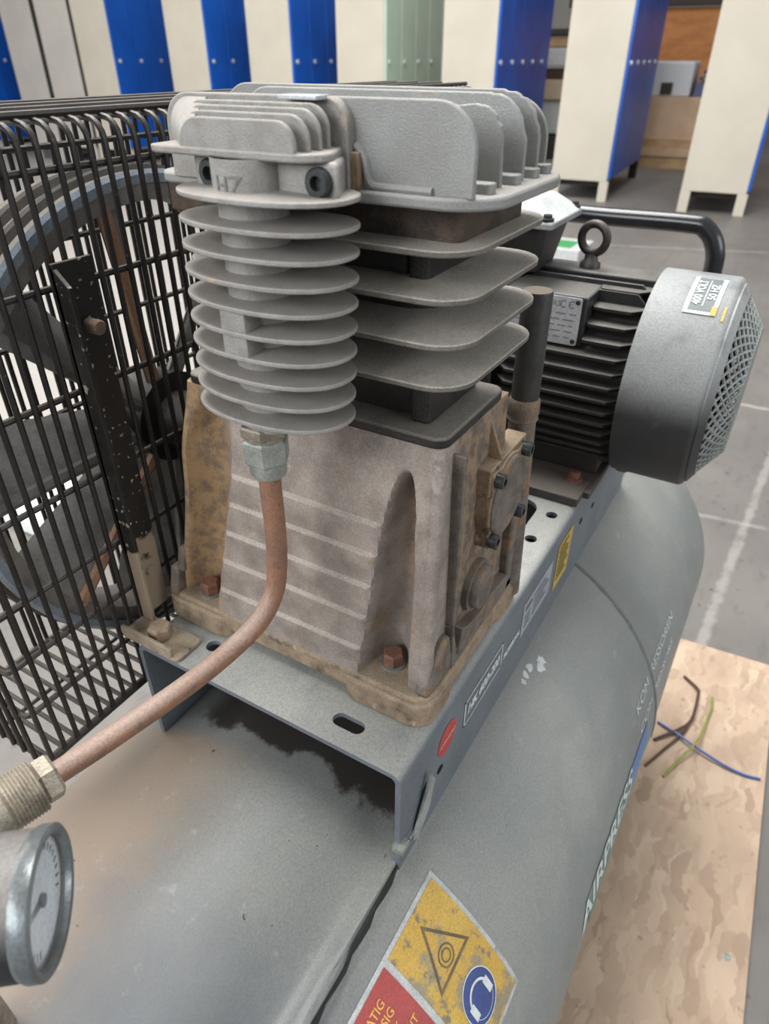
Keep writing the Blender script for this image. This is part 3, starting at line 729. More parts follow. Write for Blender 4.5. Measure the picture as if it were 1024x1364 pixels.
# end cover on the right-hand wall
ccx, ccz = 0.3595, -0.2355
mb = MB()
pts = []
for k in range(48):
    a = 2 * PI * k / 48; ear = max(0, math.cos(4 * (a - PI / 4))) ** 3
    r = 0.0295 + 0.0085 * ear; pts.append((ccx + r * math.cos(a), ccz + r * math.sin(a)))
mb.prism(pts, 'y', 0.1205, 0.136)
mb.prism([(ccx - 0.029, ccz + 0.012), (ccx - 0.029, ccz + 0.031), (ccx + 0.03, ccz + 0.031), (ccx + 0.03, ccz + 0.012)], 'y', 0.1220, 0.136)
build('end_cover', mb, DIRTY, crank, smooth=50, bevel=0.001)
mb = MB(); mb.lathe((ccx, 0.1206, ccz), (0, -1, 0), [(0.0275, -0.001), (0.0275, 0.0012), (0.0255, 0.002), (0.0235, 0.0005), (0, 0.0005)], 40)
build('cover_face', mb, DIRTYG, crank)
for (dx, dz) in ((-0.0225, 0.0225), (0.0225, 0.0235), (-0.0235, -0.0215), (0.0225, -0.0245)):
    mb = MB(); c = (ccx + dx, 0.1205, ccz + dz)
    mb.lathe(c, (0, -1, 0), [(0.0047, -0.001), (0.0047, 0.0050), (0.0042, 0.0056), (0.0024, 0.0056), (0.0024, 0.0028), (0, 0.0028)], 18)
    build('cover_bolt', mb, STEEL, crank, label='dark socket head bolt')
mb = MB(); mb.prism([(ccx - 0.002, ccz - 0.030), (ccx + 0.003, ccz - 0.030), (ccx + 0.001, ccz - 0.046), (ccx - 0.001, ccz - 0.046)], 'y', 0.1225, 0.136); build('gusset', mb, DIRTY, crank, bevel=0.0006); mb = MB()
mb.prism([(0.133, -0.176), (0.133, -0.206), (0.1215, -0.206)], 'x', 0.3465, 0.3492)
build('gusset', mb, DIRTY, crank, bevel=0.0006)
mb = MB(); mb.lathe((0.335, 0.134, -0.2955), (0, -1, 0), [(0.0185, -0.004), (0.0185, 0.009), (0.0155, 0.0092), (0.0155, 0.0135), (0.0148, 0.0145), (0.0, 0.0145)], 30)
build('oil_plug', mb, DIRTYG, crank, label='round grimy oil plug')
mb = MB(); mb.prism([(0.300, -0.329), (0.385, -0.329), (0.385, -0.320), (0.352, -0.316), (0.335, -0.319), (0.316, -0.315), (0.306, -0.310)], 'y', 0.121, 0.135)
build('toe_rib', mb, DIRTYG, crank, bevel=0.001)
mb = MB(); mb.cyl((0.404, 0.1265, -0.350), (0.404, 0.1315, -0.196), 0.0092, 20)
build('breather_boss', mb, DIRTYG, crank)
mb = MB(); mb.box((0.386, 0.1225, -0.345), (0.398, 0.1345, -0.255)); build('side_rib', mb, DIRTYG, crank, bevel=0.002)
for (x, y, m) in ((0.2785, 0.1580, RUST), (0.2715, 0.3125, RUST)):
    mb = MB(); mb.lathe((x, y, -0.3375), (0, 0, 1), [(0.0082, 0), (0.0082, 0.0022), (0.0055, 0.0022)], 24)
    build('bolt_washer', mb, ZINC, crank)
    mb = MB(); mb.hexa((x, y, -0.336), (x, y, -0.3255), 0.0072, 0.0012); build('mounting_bolt', mb, m, crank, smooth=25, label='rusty hex bolt')

tb = build('breather_tube', MB().lathe((0.4045, 0.1315, -0.19), (0, 0, 1), [(0, 0), (0.0092, 0), (0.0095, 0.071), (0.0088, 0.0725), (0, 0.0725)], 28), TUBE, comp, label='upright dark breather tube')
mb = MB(); mb.lathe((0.4045, 0.1315, -0.203), (0, 0, 1), [(0.0098, 0), (0.0105, 0.001), (0.0098, 0.003), (0.0098, 0.004), (0.0106, 0.005), (0.0106, 0.014), (0.0092, 0.016)], 28); build('tube_collar', mb, DIRTYG, tb)

# cylinder block with four fins -------------------------------------------
mb = MB()
mb.prism(rrect(0.303, 0.358, 0.150, 0.28, 0.020), 'z', -0.166, -0.055)
cyl_ = build('cylinder_block', mb, CYLM, comp, bevel=0.001)
mb = MB(); mb.prism(rrect(0.2835, 0.3665, 0.1315, 0.314, 0.008), 'z', -0.1720, -0.1655)
build('gasket_plate', mb, CYLM, cyl_, bevel=0.0015)
for (a_, b_, c_, d_, e_, f_) in ((0.2965, 0.360, 0.1475, 0.160, -0.166, -0.13), (0.288, 0.345, 0.147, 0.158, -0.09, -0.068), (0.292, 0.31, 0.160, 0.28, -0.09, -0.068)):
    build('core_boss', MB().prism(rrect(a_, b_, c_, d_, 0.003), 'z', e_, f_), CYLM, cyl_, bevel=0.0015)
for k, z in enumerate((-0.1315, -0.1115, -0.0912, -0.0708)):
    # fin: thicker at the root, thin at the rim
    out = rrect(0.2645 - 0.0005 * (k == 3), 0.373, 0.1175, 0.285, 0.021, 8); inn = rrect(0.293, 0.352, 0.145, 0.27, 0.012, 8)
    n = len(out); vs = [(x, y, z + 0.0002) for x, y in out] + [(x, y, z + 0.0031) for x, y in out] + [(x, y, z + 0.0046) for x, y in inn] + [(x, y, z - 0.0012) for x, y in inn]
    fs = []
    for i in range(n):
        j = (i + 1) % n
        fs += [(i, j, n + j, n + i), (n + i, n + j, 2 * n + j, 2 * n + i), (i, 3 * n + i, 3 * n + j, j)]
    fs += [tuple(range(2 * n, 3 * n)), tuple(range(3 * n, 4 * n))[::-1]]
    mb = MB(); mb.add(vs, fs); build('cylinder_fin', mb, FINM, cyl_, smooth=30, bevel=0.0006)
mb = MB(); mb.prism(rrect(0.279, 0.356, 0.128, 0.30, 0.006), 'z', -0.0685, -0.050); build('valve_plate', mb, BROWNB, cyl_, bevel=0.001, label='oily brown valve plate')

# cylinder head ------------------------------------------------------------
mb = MB()
mb.prism(rrect(0.2605, 0.368, 0.1075, 0.286, (0.024, 0.030, 0.030, 0.012), 9), 'z', -0.0515, -0.0465)
mb.prism(rrect(0.2665, 0.356, 0.150, 0.270, 0.014, 7), 'z', -0.047, -0.028)
headp = build('cylinder_head', mb, CAST, comp, bevel=0.0012, smooth=35)
def finprof(y0, y1, z0, z1, r_right, r_left, n=9):
    """arched fin outline in (y,z), y0 right-hand end"""
    out = [(y0, z0)]
    for k in range(n + 1):
        a = PI + PI / 2 * (-k / n); out.append((y0 + r_right + r_right * math.cos(a), z1 - r_right + r_right * math.sin(a)))
    for k in range(n + 1):
        a = PI / 2 - PI / 2 * k / n; out.append((y1 - r_left + r_left * math.cos(a), z1 - r_left + r_left * math.sin(a)))
    out.append((y1, z0)); return out
def jag(poly, zlo, amt):
    return [(y + (random.uniform(0, amt) if (z > zlo and y < 0.16) else 0), z - (random.uniform(0, amt) if (z > zlo and y < 0.16) else 0)) for y, z in poly]
for (x, y0, y1, zt, rr, rl, t, jg) in ((0.2645, 0.1165, 0.24, -0.0135, 0.0175, 0.010, 0.0030, 0), (0.2960, 0.1185, 0.150, -0.0160, 0.0125, 0.0125, 0.0028, 0.0012), (0.3190, 0.1175, 0.276, -0.0128, 0.0185, 0.018, 0.0028, 0.001),
                                   (0.3360, 0.1175, 0.304, -0.0120, 0.0185, 0.018, 0.0028, 0.0012), (0.3510, 0.1190, 0.29, -0.0155, 0.018, 0.016, 0.0028, 0)):
    p = finprof(y0, y1, -0.047, zt, rr, rl, 12)
    if jg: p = jag(p, -0.03, jg)
    mb = MB().prism(p, 'x', x, x + t); build('head_fin', mb, CAST, headp, smooth=30, bevel=0.0007)
for x in (0.277, 0.305, 0.328, 0.344): build('fin_stub', MB().prism(rrect(x, x + 0.007, 0.1145, 0.126, 0.002, 3), 'z', -0.047, -0.0425), CAST, headp, bevel=0.0006)
mb = MB(); mb.tube(bez([(0.2642, 0.1700, -0.0300), (0.2642, 0.1660, -0.0345), (0.2642, 0.1645, -0.0400), (0.2642, 0.1630, -0.0440), (0.2642, 0.158, -0.0452), (0.2642, 0.134, -0.0452)], 4), 0.0017, 8)
build('casting_bead', mb, CAST, headp)
mb = MB(); mb.box((0.2605, 0.1665, -0.0515), (0.2640, 0.1755, -0.0325)); build('grime_joint', mb, DIRTY, headp, bevel=0.0006, label='brown dirt packed joint')
mb = MB(); mb.prism(rrect(0.262, 0.30, 0.235, 0.2745, 0.004, 3), 'z', -0.047, -0.030); build('head_side', mb, CAST, headp, bevel=0.0015)

# finned after-cooler in front of the head ----------------------------------
acx, acy = 0.2385, 0.2050
mb = MB(); mb.lathe((acx, acy, -0.1525), (0, 0, 1), [(0, 0), (0.0152, 0), (0.0148, 0.1175), (0, 0.1175)], 36)
cool = build('aftercooler', mb, CASTF, comp, label='finned pale aluminium cooler column')
mb = MB(); mb.prism([(0.2365, 0.1600), (0.262, 0.1735), (0.262, 0.2345), (0.2365, 0.2345)], 'z', -0.0485, -0.0335)
build('bolt_block', mb, CASTF, cool, bevel=0.002)
def stad(cx, cy, a, b, n=44, p=2.25):
    out = []
    for k in range(n):
        t = 2 * PI * k / n; c, s = math.cos(t), math.sin(t)
        out.append((cx + b * math.copysign(abs(c) ** (2 / p), c), cy + a * math.copysign(abs(s) ** (2 / p), s)))
    return out
zs = [-0.0480 - 0.01072 * k for k in range(10)]
for k, z in enumerate(zs):
    out = stad(0.2395, 0.1985 + 0.0006 * k, 0.0425, 0.0255); inn = stad(acx, acy, 0.017, 0.017, 44, 2)
    out = [(min(x, 0.2605), y) for x, y in out]
    n = len(out); vs = [(x, y, z) for x, y in out] + [(x, y, z + 0.0021) for x, y in out] + [(x, y, z + 0.0030) for x, y in inn] + [(x, y, z - 0.0008) for x, y in inn]; fs = []
    for i in range(n):
        j = (i + 1) % n; fs += [(i, j, n + j, n + i), (n + i, n + j, 2 * n + j, 2 * n + i), (i, 3 * n + i, 3 * n + j, j)]
    fs += [tuple(range(2 * n, 3 * n)), tuple(range(3 * n, 4 * n))[::-1]]
    mb = MB(); mb.add(vs, fs); build('cooler_fin', mb, CASTF, cool, smooth=30, bevel=0.0005)
mb = MB(); mb.prism(rrect(0.2150, 0.226, 0.1965, 0.2105, 0.001, 2), 'z', -0.1128, -0.0890); build('cooler_web', mb, CASTF, cool, bevel=0.0008)
mb = MB(); mb.prism([(0.2300, 0.2515), (0.2285, 0.246), (0.2285, 0.1800), (0.2300, 0.1730), (0.2345, 0.1665), (0.2400, 0.1650), (0.262, 0.1745), (0.262, 0.2535)], 'z', -0.0340, -0.0308)
build('cover_flange', mb, CASTF, cool, bevel=0.0008)
for i, (x, y0, y1, zt, rr) in enumerate(((0.2300, 0.1755, 0.2345, -0.0200, 0.0085), (0.2370, 0.1740, 0.2390, -0.0183, 0.0088), (0.2440, 0.1735, 0.2440, -0.0167, 0.009), (0.2505, 0.1740, 0.2500, -0.0153, 0.009), (0.2590, 0.1705, 0.2700, -0.0133, 0.011))):
    mb = MB().prism(finprof(y0, y1, -0.0315 if i < 4 else -0.048, zt, rr, 0.0105 if i < 4 else 0.014, 10), 'x', x, x + 0.0022 if i < 4 else x + 0.006); build('cover_fin', mb, CASTF, cool, smooth=30, bevel=0.0006)
# solid shoulder joining the fins at their left end
prof_a = finprof(0.2255, 0.2338, -0.0315, -0.0212, 0.0005, 0.0080, 10); prof_b = finprof(0.2440, 0.2690, -0.0315, -0.0146, 0.0005, 0.014, 10)
n = len(prof_a); mb = MB(); mb.add([(0.2304, y, z) for y, z in prof_a] + [(0.2600, y, z) for y, z in prof_b], [tuple(range(n))[::-1], tuple(range(n, 2 * n))] + [(i, (i + 1) % n, n + (i + 1) % n, n + i) for i in range(n)])
build('cover_shoulder', mb, CASTF, cool, smooth=35, bevel=0.0004)
mb = MB(); mb.box((0.252, 0.180, -0.0145), (0.262, 0.199, -0.0128)); build('machined_pad', mb, mat('bare_aluminium', (196, 200, 202), rough=0.35, metal=0.3), cool, bevel=0.0004)
for (y) in (0.1685, 0.2235):
    mb = MB(); mb.lathe((0.2370, y, -0.0408), (-1, 0, 0), [(0.0056, -0.002), (0.0056, 0.0035), (0.0048, 0.0042), (0.0028, 0.0042), (0.0024, 0.001), (0, 0.001)], 18); build('socket_bolt', mb, STEEL, cool, label='dark socket bolt')
mb = MB()
def colfn(u, v):       # cast letters wrapped on the upper column
    a = (u + 0.0012) / 0.0161; return (acx - 0.0163 * math.cos(a), acy - 0.0163 * math.sin(a), -0.0462 + v)
mb.lathe((acx, acy, -0.0487), (0, 0, 1), [(0.0160, 0), (0.0160, 0.0152)], 40)
build('letter_boss', mb, CASTF, cool)
mb = MB(); lettering(mb, 'HZ', 0.0098, colfn, 'CENTER', bold=0.0001); build('casting_lettering', mb, mat('letter_shade', (118, 114, 109), rough=0.7), cool, smooth=0)

# discharge pipe and fittings -------------------------------------------------
px_, py_ = 0.2325, 0.2075
pth = bez([(px_, py_, -0.166), (px_, py_, -0.19), (px_, py_, -0.218), (0.2318, 0.2085, -0.242), (0.2270, 0.2090, -0.2590), (0.2135, 0.2105, -0.2715), (0.191, 0.2150, -0.2790), (0.163, 0.2235, -0.2860), (0.120, 0.2345, -0.2895), (0.088, 0.2420, -0.2895)], 8)
pipe = build('discharge_pipe', MB().tube(pth, 0.0059, 16), COPPER, comp, label='bent brown copper pipe')
mb = MB(); mb.hexa((px_, py_, -0.1575), (px_, py_, -0.1515), 0.0125, 0.001); mb.lathe((px_, py_, -0.1600), (0, 0, 1), [(0.0098, 0), (0.0108, 0.001), (0.0108, 0.0035)], 24); build('hex_adapter', mb, BRASS, pipe, smooth=25)
mb = MB(); mb.hexa((px_, py_, -0.1730), (px_, py_, -0.1592), 0.0122, 0.0012); build('pipe_nut', mb, ZINC, pipe, smooth=25)
mb = MB(); mb.lathe((px_, py_, -0.1815), (0, 0, 1), [(0.0060, 0), (0.0088, 0.0005), (0.0096, 0.002), (0.0098, 0.010)], 24); build('nut_collar', mb, ZINC, pipe)
e0 = Vector(pth[-1]); dr = (Vector(pth[-1]) - Vector(pth[-4])).normalized()
def seg(a, b, r, n=26): return MB().lathe(e0 + dr * a, dr, [(0, 0), (r - 0.001, 0), (r, 0.001), (r, b - a - 0.001), (r - 0.001, b - a), (0, b - a)], n)
mb = MB().hexa(e0 + dr * -0.006, e0 + dr * 0.003, 0.0116, 0.0015); build('valve_nut', mb, BRASS, pipe, smooth=25)
ridg = []
for k in range(9): ridg += [(0.0125, 0.003 + k * 0.0016), (0.0133, 0.0038 + k * 0.0016)]
vb = build('check_valve', MB().lathe(e0, dr, [(0, 0.002)] + ridg + [(0.0125, 0.018), (0, 0.018)], 28), BRASS, comp, label='ridged dull metal check valve')
build('valve_body', seg(0.018, 0.031, 0.0138), BRASS, vb)
ridg = []
for k in range(8): ridg += [(0.0128, 0.031 + k * 0.0016), (0.0136, 0.0318 + k * 0.0016)]
build('valve_thread', MB().lathe(e0, dr, [(0, 0.031)] + ridg + [(0.0128, 0.044), (0, 0.044)], 28), BRASS, vb)
q = e0 + dr * 0.05; mb = MB().tube(bez([e0 + dr * 0.04, q + Vector((-0.006, 0, -0.002)), q + Vector((-0.018, 0.0, -0.02)), q + Vector((-0.02, 0, -0.16))], 6), 0.011, 16); build('valve_stem', mb, BRASS, vb)

# pressure gauge ---------------------------------------------------------------
gc = Vector((0.044, 0.157, -0.237)); ga = Vector((0.16, -0.985, 0.05)).normalized()
ga = Vector((0.643, -0.765, -0.039)).normalized()
RG = 0.0240
mb = MB().lathe(gc, ga, [(0, -0.06), (0.010, -0.06), (0.010, -0.038), (RG - 0.003, -0.036), (RG - 0.001, -0.032), (RG - 0.001, -0.004), (RG - 0.004, -0.002)], 48)
gauge = build('pressure_gauge', mb, GAUGEB, comp, label='black cased pressure gauge')
build('gauge_bezel', MB().lathe(gc, ga, [(RG - 0.001, -0.006), (RG, -0.004), (RG, 0.000), (RG - 0.0010, 0.0008), (RG - 0.0030, 0.0004), (RG - 0.0042, -0.0015)], 48), BEZEL, gauge, label='grey metal bezel')
build('gauge_dial', MB().lathe(gc, ga, [(RG - 0.002, -0.0035), (0, -0.0035)], 48), GLASSD, gauge, label='pale dial face')
gu = ga.cross(Vector((0, 0, 1))).normalized() * -1; gw = gu.cross(ga) * -1
mb = MB()
def gpt(r, a, h): return gc + gu * (r * math.cos(a)) + gw * (r * math.sin(a)) + ga * h
for k in range(25):
    a = math.radians(-135 + 270 * k / 24) + PI / 2
    for r0, r1, w in ((0.0155, 0.0182, 0.03),): mb.add([gpt(r0, a - w * 0.6, -0.0032), gpt(r1, a - w * 0.6, -0.0032), gpt(r1, a + w * 0.6, -0.0032), gpt(r0, a + w * 0.6, -0.0032)], [(0, 1, 2, 3)])
build('dial_scale', mb, INK, gauge, smooth=0)
mb = MB(); a = 2.6; mb.add([gpt(0.0012, a + 1.6, -0.0026), gpt(0.015, a, -0.0026), gpt(0.0012, a - 1.6, -0.0026), gpt(0.004, a + PI, -0.0026)], [(0, 1, 2, 3)]); mb.lathe(gc, ga, [(0.0022, -0.003), (0.0022, -0.0020), (0, -0.0020)], 14)
build('gauge_needle', mb, mat('needle_grey', (110, 116, 122), rough=0.5), gauge)
build('gauge_glass', MB().lathe(gc, ga, [(0, 0.0010), (0.010, 0.0006), (RG - 0.0036, -0.0008)], 40), GLS, gauge, label='clear gauge glass')
mb = MB().tube([gc - ga * 0.05, gc - ga * 0.058 + Vector((-0.02, 0, 0)), gc - ga * 0.06 + Vector((-0.06, 0.01, -0.01))], 0.007, 12); build('gauge_stem', mb, BRASS, gauge)

# belt guard cage -----------------------------------------------------------------
gx0, gx1, gy0, gy1, gz0, gz1 = 0.139, 0.812, 0.362, 0.472, -0.4215, -0.0290
rw = 0.00185
def hoop(x):
    p = rrect(gy0, gy1, gz0, gz1, (0.003, 0.003, 0.011, 0.011), 4); return [(x, a, b) for a, b in p]
mb = MB().tube(hoop(gx0 + 0.0035), rw, 7, closed=True)
guard = build('belt_guard', MB().tube([(gx0, gy0 + 0.002, gz0 - 0.002), (gx0, gy1, gz0 - 0.002), (gx1, gy1, gz0 - 0.002), (gx1, gy0 + 0.002, gz0 - 0.002)], 0.0024, 8, closed=True), BLK, comp, label='black wire cage belt guard')
w0 = build('guard_wire', mb, BLK, guard)
k = 1
while gx0 + 0.0035 + k * 0.0111 < gx1 - 0.003:
    dup(w0, 'guard_wire', (k * 0.0111, 0, 0), guard); k += 1
for z in (-0.0515, -0.111, -0.1745, -0.234, -0.2895, -0.3320, -0.3745, -0.4215):
    mb = MB().tube([(a, b, z) for a, b in rrect(gx0 + 0.0005, gx1, gy0 + 0.0030, gy1 - 0.003, 0.004, 3)], 0.0021, 7, closed=True); build('guard_rail', mb, BLK, guard)
for z, dy in ((gz1 + 0.0030, 0.014), (gz1 + 0.0030, 0.045), (gz1 + 0.0030, 0.076), (gz1 + 0.0030, 0.104)):
    mb = MB().tube([(gx0 - 0.001, gy0 + dy, z), (gx1 + 0.001, gy0 + dy, z)], 0.0022, 7); build('guard_rail', mb, BLK, guard)
for kk in range(1, 9):
    y = gy0 + 0.0122 * kk
    mb = MB().tube([(gx0 - 0.0018, y, gz1 - 0.006), (gx0 - 0.0018, y, gz0)], rw, 7); build('guard_wire', mb, BLK, guard)
    mb = MB().tube([(gx0, y, gz0 - 0.003), (gx1, y, gz0 - 0.003)], 0.0017, 6) if kk % 2 else None
    if mb and kk == 5: build('guard_rail', mb, BLK, guard)

# guard strap: angle iron from the bracket edge up along the cage
sx0, sx1 = 0.239, 0.266
mb = MB()
def shear(p, z): return p
top = -0.0955; bot = -0.3565
mb.prism([(sx0, bot), (sx1 - 0.002, bot), (sx1, top), (sx0, top)], 'y', 0.3545, 0.3575)
mb.add([(sx0, 0.3575, bot), (sx0, 0.3575, top), (sx0, 0.345, top - 0.012), (sx0, 0.345, bot), (sx0 + 0.003, 0.3575, bot), (sx0 + 0.003, 0.3575, top), (sx0 + 0.003, 0.345, top - 0.012), (sx0 + 0.003, 0.345, bot)],
       [(0, 1, 2, 3), (7, 6, 5, 4), (0, 4, 5, 1), (1, 5, 6, 2), (2, 6, 7, 3), (3, 7, 4, 0)])
def strap_material():
    m = STRAPB.copy(); m.name = 'strap_black_over_bare'; nt = m.node_tree; N = nt.nodes; L = nt.links; b = N['Principled BSDF']
    src = b.inputs['Base Color'].links[0].from_socket
    geo = N.new('ShaderNodeNewGeometry'); s = N.new('ShaderNodeSeparateXYZ'); L.new(geo.outputs['Position'], s.inputs[0])
    nz = N.new('ShaderNodeTexNoise'); nz.inputs['Scale'].default_value = 60; nz.inputs['Detail'].default_value = 6; L.new(geo.outputs['Position'], nz.inputs['Vector'])
    a = N.new('ShaderNodeMath'); a.operation = 'MULTIPLY_ADD'; a.inputs[1].default_value = 0.10; L.new(nz.outputs['Fac'], a.inputs[0]); L.new(s.outputs['Z'], a.inputs[2])
    r = N.new('ShaderNodeMapRange'); r.inputs['From Min'].default_value = 1.05 - 0.300 + 0.05; r.inputs['From Max'].default_value = 1.05 - 0.292 + 0.05; r.inputs['To Min'].default_value = 1; r.inputs['To Max'].default_value = 0; L.new(a.outputs[0], r.inputs['Value'])
    mx = N.new('ShaderNodeMix'); mx.data_type = 'RGBA'; L.new(r.outputs['Result'], mx.inputs['Factor']); L.new(src, mx.inputs[6]); mx.inputs[7].default_value = lin((166, 150, 128)); L.new(mx.outputs[2], b.inputs['Base Color'])
    return m
strap = build('guard_strap', mb, strap_material(), comp, smooth=0, bevel=0.0006, label='chipped black angle strap with bare tan foot')
mb = MB().prism(rrect(0.2185, 0.2445, 0.3005, 0.3575, 0.004, 3), 'z', -0.3598, -0.3565); mb.box((0.2185, 0.306, -0.3575), (0.2215, 0.356, -0.349)); build('strap_foot', mb, STRAPT, strap, bevel=0.0008)
mb = MB().hexa((0.232, 0.3295, -0.357), (0.232, 0.3295, -0.3470), 0.0088, 0.0012); build('foot_bolt', mb, BASEM, strap, smooth=25)
mb = MB().lathe((0.2535, 0.3545, -0.1335), (0, -1, 0), [(0, 0), (0.0046, 0), (0.0046, 0.0090), (0.0038, 0.0100), (0, 0.0100)], 16); build('strap_bolt', mb, DIRTYG, strap)
mb = MB().lathe((0.2535, 0.3545, -0.320), (0, -1, 0), [(0, 0), (0.0042, 0), (0.0036, 0.0025), (0, 0.003)], 16); build('strap_rivet', mb, STRAPT, strap)

# flywheel with fan blades ----------------------------------------------------------
fc = Vector((0.338, 0.412, -0.238)); FR = 0.176
mb = MB().lathe(fc, (0, -1, 0), [(FR - 0.018, -0.022), (FR, -0.022), (FR, -0.016), (FR - 0.008, -0.009), (FR - 0.008, -0.006), (FR, 0.001), (FR, 0.004), (FR - 0.008, 0.010), (FR - 0.008, 0.012), (FR, 0.018), (FR, 0.024), (FR - 0.018, 0.024), (FR - 0.020, 0.0), (FR - 0.018, -0.022)], 96)
wheel = build('flywheel', mb, WHEEL, comp, smooth=30, label='grey cast flywheel with fan blades')
mb = MB().lathe(fc, (0, -1, 0), [(FR - 0.0075, 0.0235), (FR - 0.001, 0.0225), (FR + 0.0006, 0.0240), (FR - 0.002, 0.0262), (FR - 0.0075, 0.0262)], 96); build('rim_edge', mb, RIMB, wheel, label='bare rim edge with painted blue sky reflection')
mb = MB().lathe(fc, (0, -1, 0), [(0, -0.024), (0.032, -0.024), (0.036, 0.02), (0.022, 0.022), (0.022, 0.030), (0.0, 0.030)], 36); build('wheel_hub', mb, MOTOR, wheel)
for k in range(9):
    a = math.radians(93 + 40 * k); er = Vector((math.cos(a), 0, math.sin(a))); et = Vector((-math.sin(a), 0, math.cos(a))); ey = Vector((0, 1, 0))
    vs = []; fs = []; NR = 8
    for i in range(NR + 1):
        r = 0.030 + (FR - 0.046) * i / NR; w = 0.026 + 0.022 * i / NR; ang = math.radians(-50 + 10 * i / NR)
        dv = et * math.cos(ang) + ey * math.sin(ang); nv = et * -math.sin(ang) + ey * math.cos(ang); c = fc + er * r
        for (s_, t_) in ((-1, -1), (1, -1), (1, 1), (-1, 1)): vs.append(c + dv * (w * 0.6 * s_) * (1 if abs((dv * (w * 0.6)).y) < 0.022 else 0.022 / abs((dv * (w * 0.6)).y)) + nv * 0.0028 * t_)
    for i in range(NR):
        for q in range(4): fs.append((4 * i + q, 4 * i + (q + 1) % 4, 4 * i + 4 + (q + 1) % 4, 4 * i + 4 + q))
    fs += [(0, 3, 2, 1), tuple(range(4 * NR, 4 * NR + 4))]
    mb = MB(); mb.add(vs, fs); b_ = build('fan_blade', mb, BLADE, wheel, smooth=30)
    mb = MB().tube([vs[4 * i + 1] for i in range(NR + 1)], [0.0045] * (NR + 1), 6); build('blade_edge', mb, SANDM if k in (0, 3) else BLADE, wheel)
mc = Vector((0.665, 0.0, -0.2555))
pc = Vector((mc.x, fc.y, mc.z)); PRR = 0.052
pul = build('motor_pulley', MB().lathe(pc, (0, -1, 0), [(0, -0.02), (PRR, -0.02), (PRR - 0.007, -0.006), (PRR, 0.001), (PRR - 0.007, 0.011), (PRR, 0.022), (0, 0.022)], 40), WHEEL, comp)
for off in (-0.0075, 0.011):
    dv = pc - fc; dist = math.hypot(dv.x, dv.z); base = math.atan2(dv.z, dv.x); be = math.acos((FR - PRR) / dist); path = []
    for k in range(41):
        a = base + be + (2 * PI - 2 * be) * k / 40; path.append((fc.x + (FR - 0.002) * math.cos(a), fc.y - off, fc.z + (FR - 0.002) * math.sin(a)))
    for k in range(15):
        a = base - be + 2 * be * k / 14; path.append((pc.x + (PRR - 0.002) * math.cos(a), pc.y - off, pc.z + (PRR - 0.002) * math.sin(a)))
    build('drive_belt', MB().tube(path, 0.0055, 6, closed=True), BELT, comp)
build('crank_shaft', MB().cyl((fc.x, 0.30, fc.z), (fc.x, 0.41, fc.z), 0.022), CYLM, comp)
build('bearing_housing', MB().lathe((fc.x, 0.33, fc.z), (0, 1, 0), [(0.046, -0.02), (0.046, 0.004), (0.036, 0.012), (0.022, 0.014)], 36), DIRTYG, comp)

# electric motor --------------------------------------------------------------------
def mp(a, y, r): return (mc.x + r * math.cos(a), y, mc.z + r * math.sin(a))
mb = MB().lathe((mc.x, 0.100, mc.z), (0, 1, 0), [(0, 0), (0.078, 0), (0.078, 0.150), (0.070, 0.16), (0.045, 0.17), (0.03, 0.172), (0, 0.172)], 48)
motor = build('electric_motor', mb, MOTOR, comp, label='black finned electric motor')
build('motor_shaft', MB().cyl((mc.x, 0.26, mc.z), (mc.x, 0.43, mc.z), 0.014), STEEL, motor)
build('end_bell', MB().lathe((mc.x, 0.222, mc.z), (0, 1, 0), [(0.092, 0), (0.094, 0.003), (0.094, 0.012), (0.088, 0.016), (0.06, 0.016)], 48), MOTOR, motor)
# horizontal cooling fins on the two flanks, upright ones on top
for side in (-1, 1):
    for k in range(-7, 8):
        z = k * 0.0118
        if abs(z) > 0.084: continue
        ro = 0.0915; xo = math.sqrt(max(1e-6, ro * ro - z * z)); xi = math.sqrt(max(1e-6, 0.074 ** 2 - min(abs(z), 0.0735) ** 2))
        if xo - xi < 0.004: xi = xo - 0.02
        y0, y1 = 0.104, 0.222
        p = [(side * xi, y0), (side * (xo - 0.010), y0), (side * xo, y0 + 0.009), (side * xo, y1 - 0.012), (side * (xo - 0.012), y1), (side * xi, y1)]
        if side == -1 and k in (4, 5, 6, 7): p = [(side * xi, y0), (side * (xo - 0.010), y0), (side * xo, y0 + 0.009), (side * xo, 0.146), (side * xi, 0.152)]
        mb = MB(); mb.prism([(mc.x + a, b) for a, b in p], 'z', mc.z + z - 0.0016, mc.z + z + 0.0016); build('motor_fin', mb, MOTOR, motor, bevel=0.0005)
for k in range(-3, 4):
    x = k * 0.013
    if abs(k) < 2: continue
    mb = MB(); zo = math.sqrt(0.0915 ** 2 - x * x); mb.prism([(0.104, 0.06), (0.104, zo - 0.01), (0.113, zo), (0.212, zo), (0.222, zo - 0.01), (0.222, 0.06)], 'x', mc.x + x - 0.0016, mc.x + x + 0.0016)
    mb.v = [(a, b, mc.z + c) for a, b, c in mb.v]; build('motor_fin', mb, MOTOR, motor, bevel=0.0005)
mb = MB(); mb.box((mc.x - 0.016, 0.104, mc.z + 0.06), (mc.x + 0.016, 0.222, mc.z + 0.0905)); build('top_pad', mb, MOTOR, motor, bevel=0.002)
mb = MB(); mb.box((0.5915, 0.147, -0.216), (0.640, 0.222, -0.172)); build('plate_pad', mb, MOTOR, motor, bevel=0.002)
nx = 0.5905
mb = MB().prism(rrect(0.1515, 0.2225, -0.2150, -0.1735, 0.002, 3), 'x', nx - 0.0008, nx + 0.0004); build('nameplate', mb, mat('nameplate_white', (206, 208, 212), (190, 192, 196), 60, 0.4), motor, label='white metal nameplate')
mb = MB()
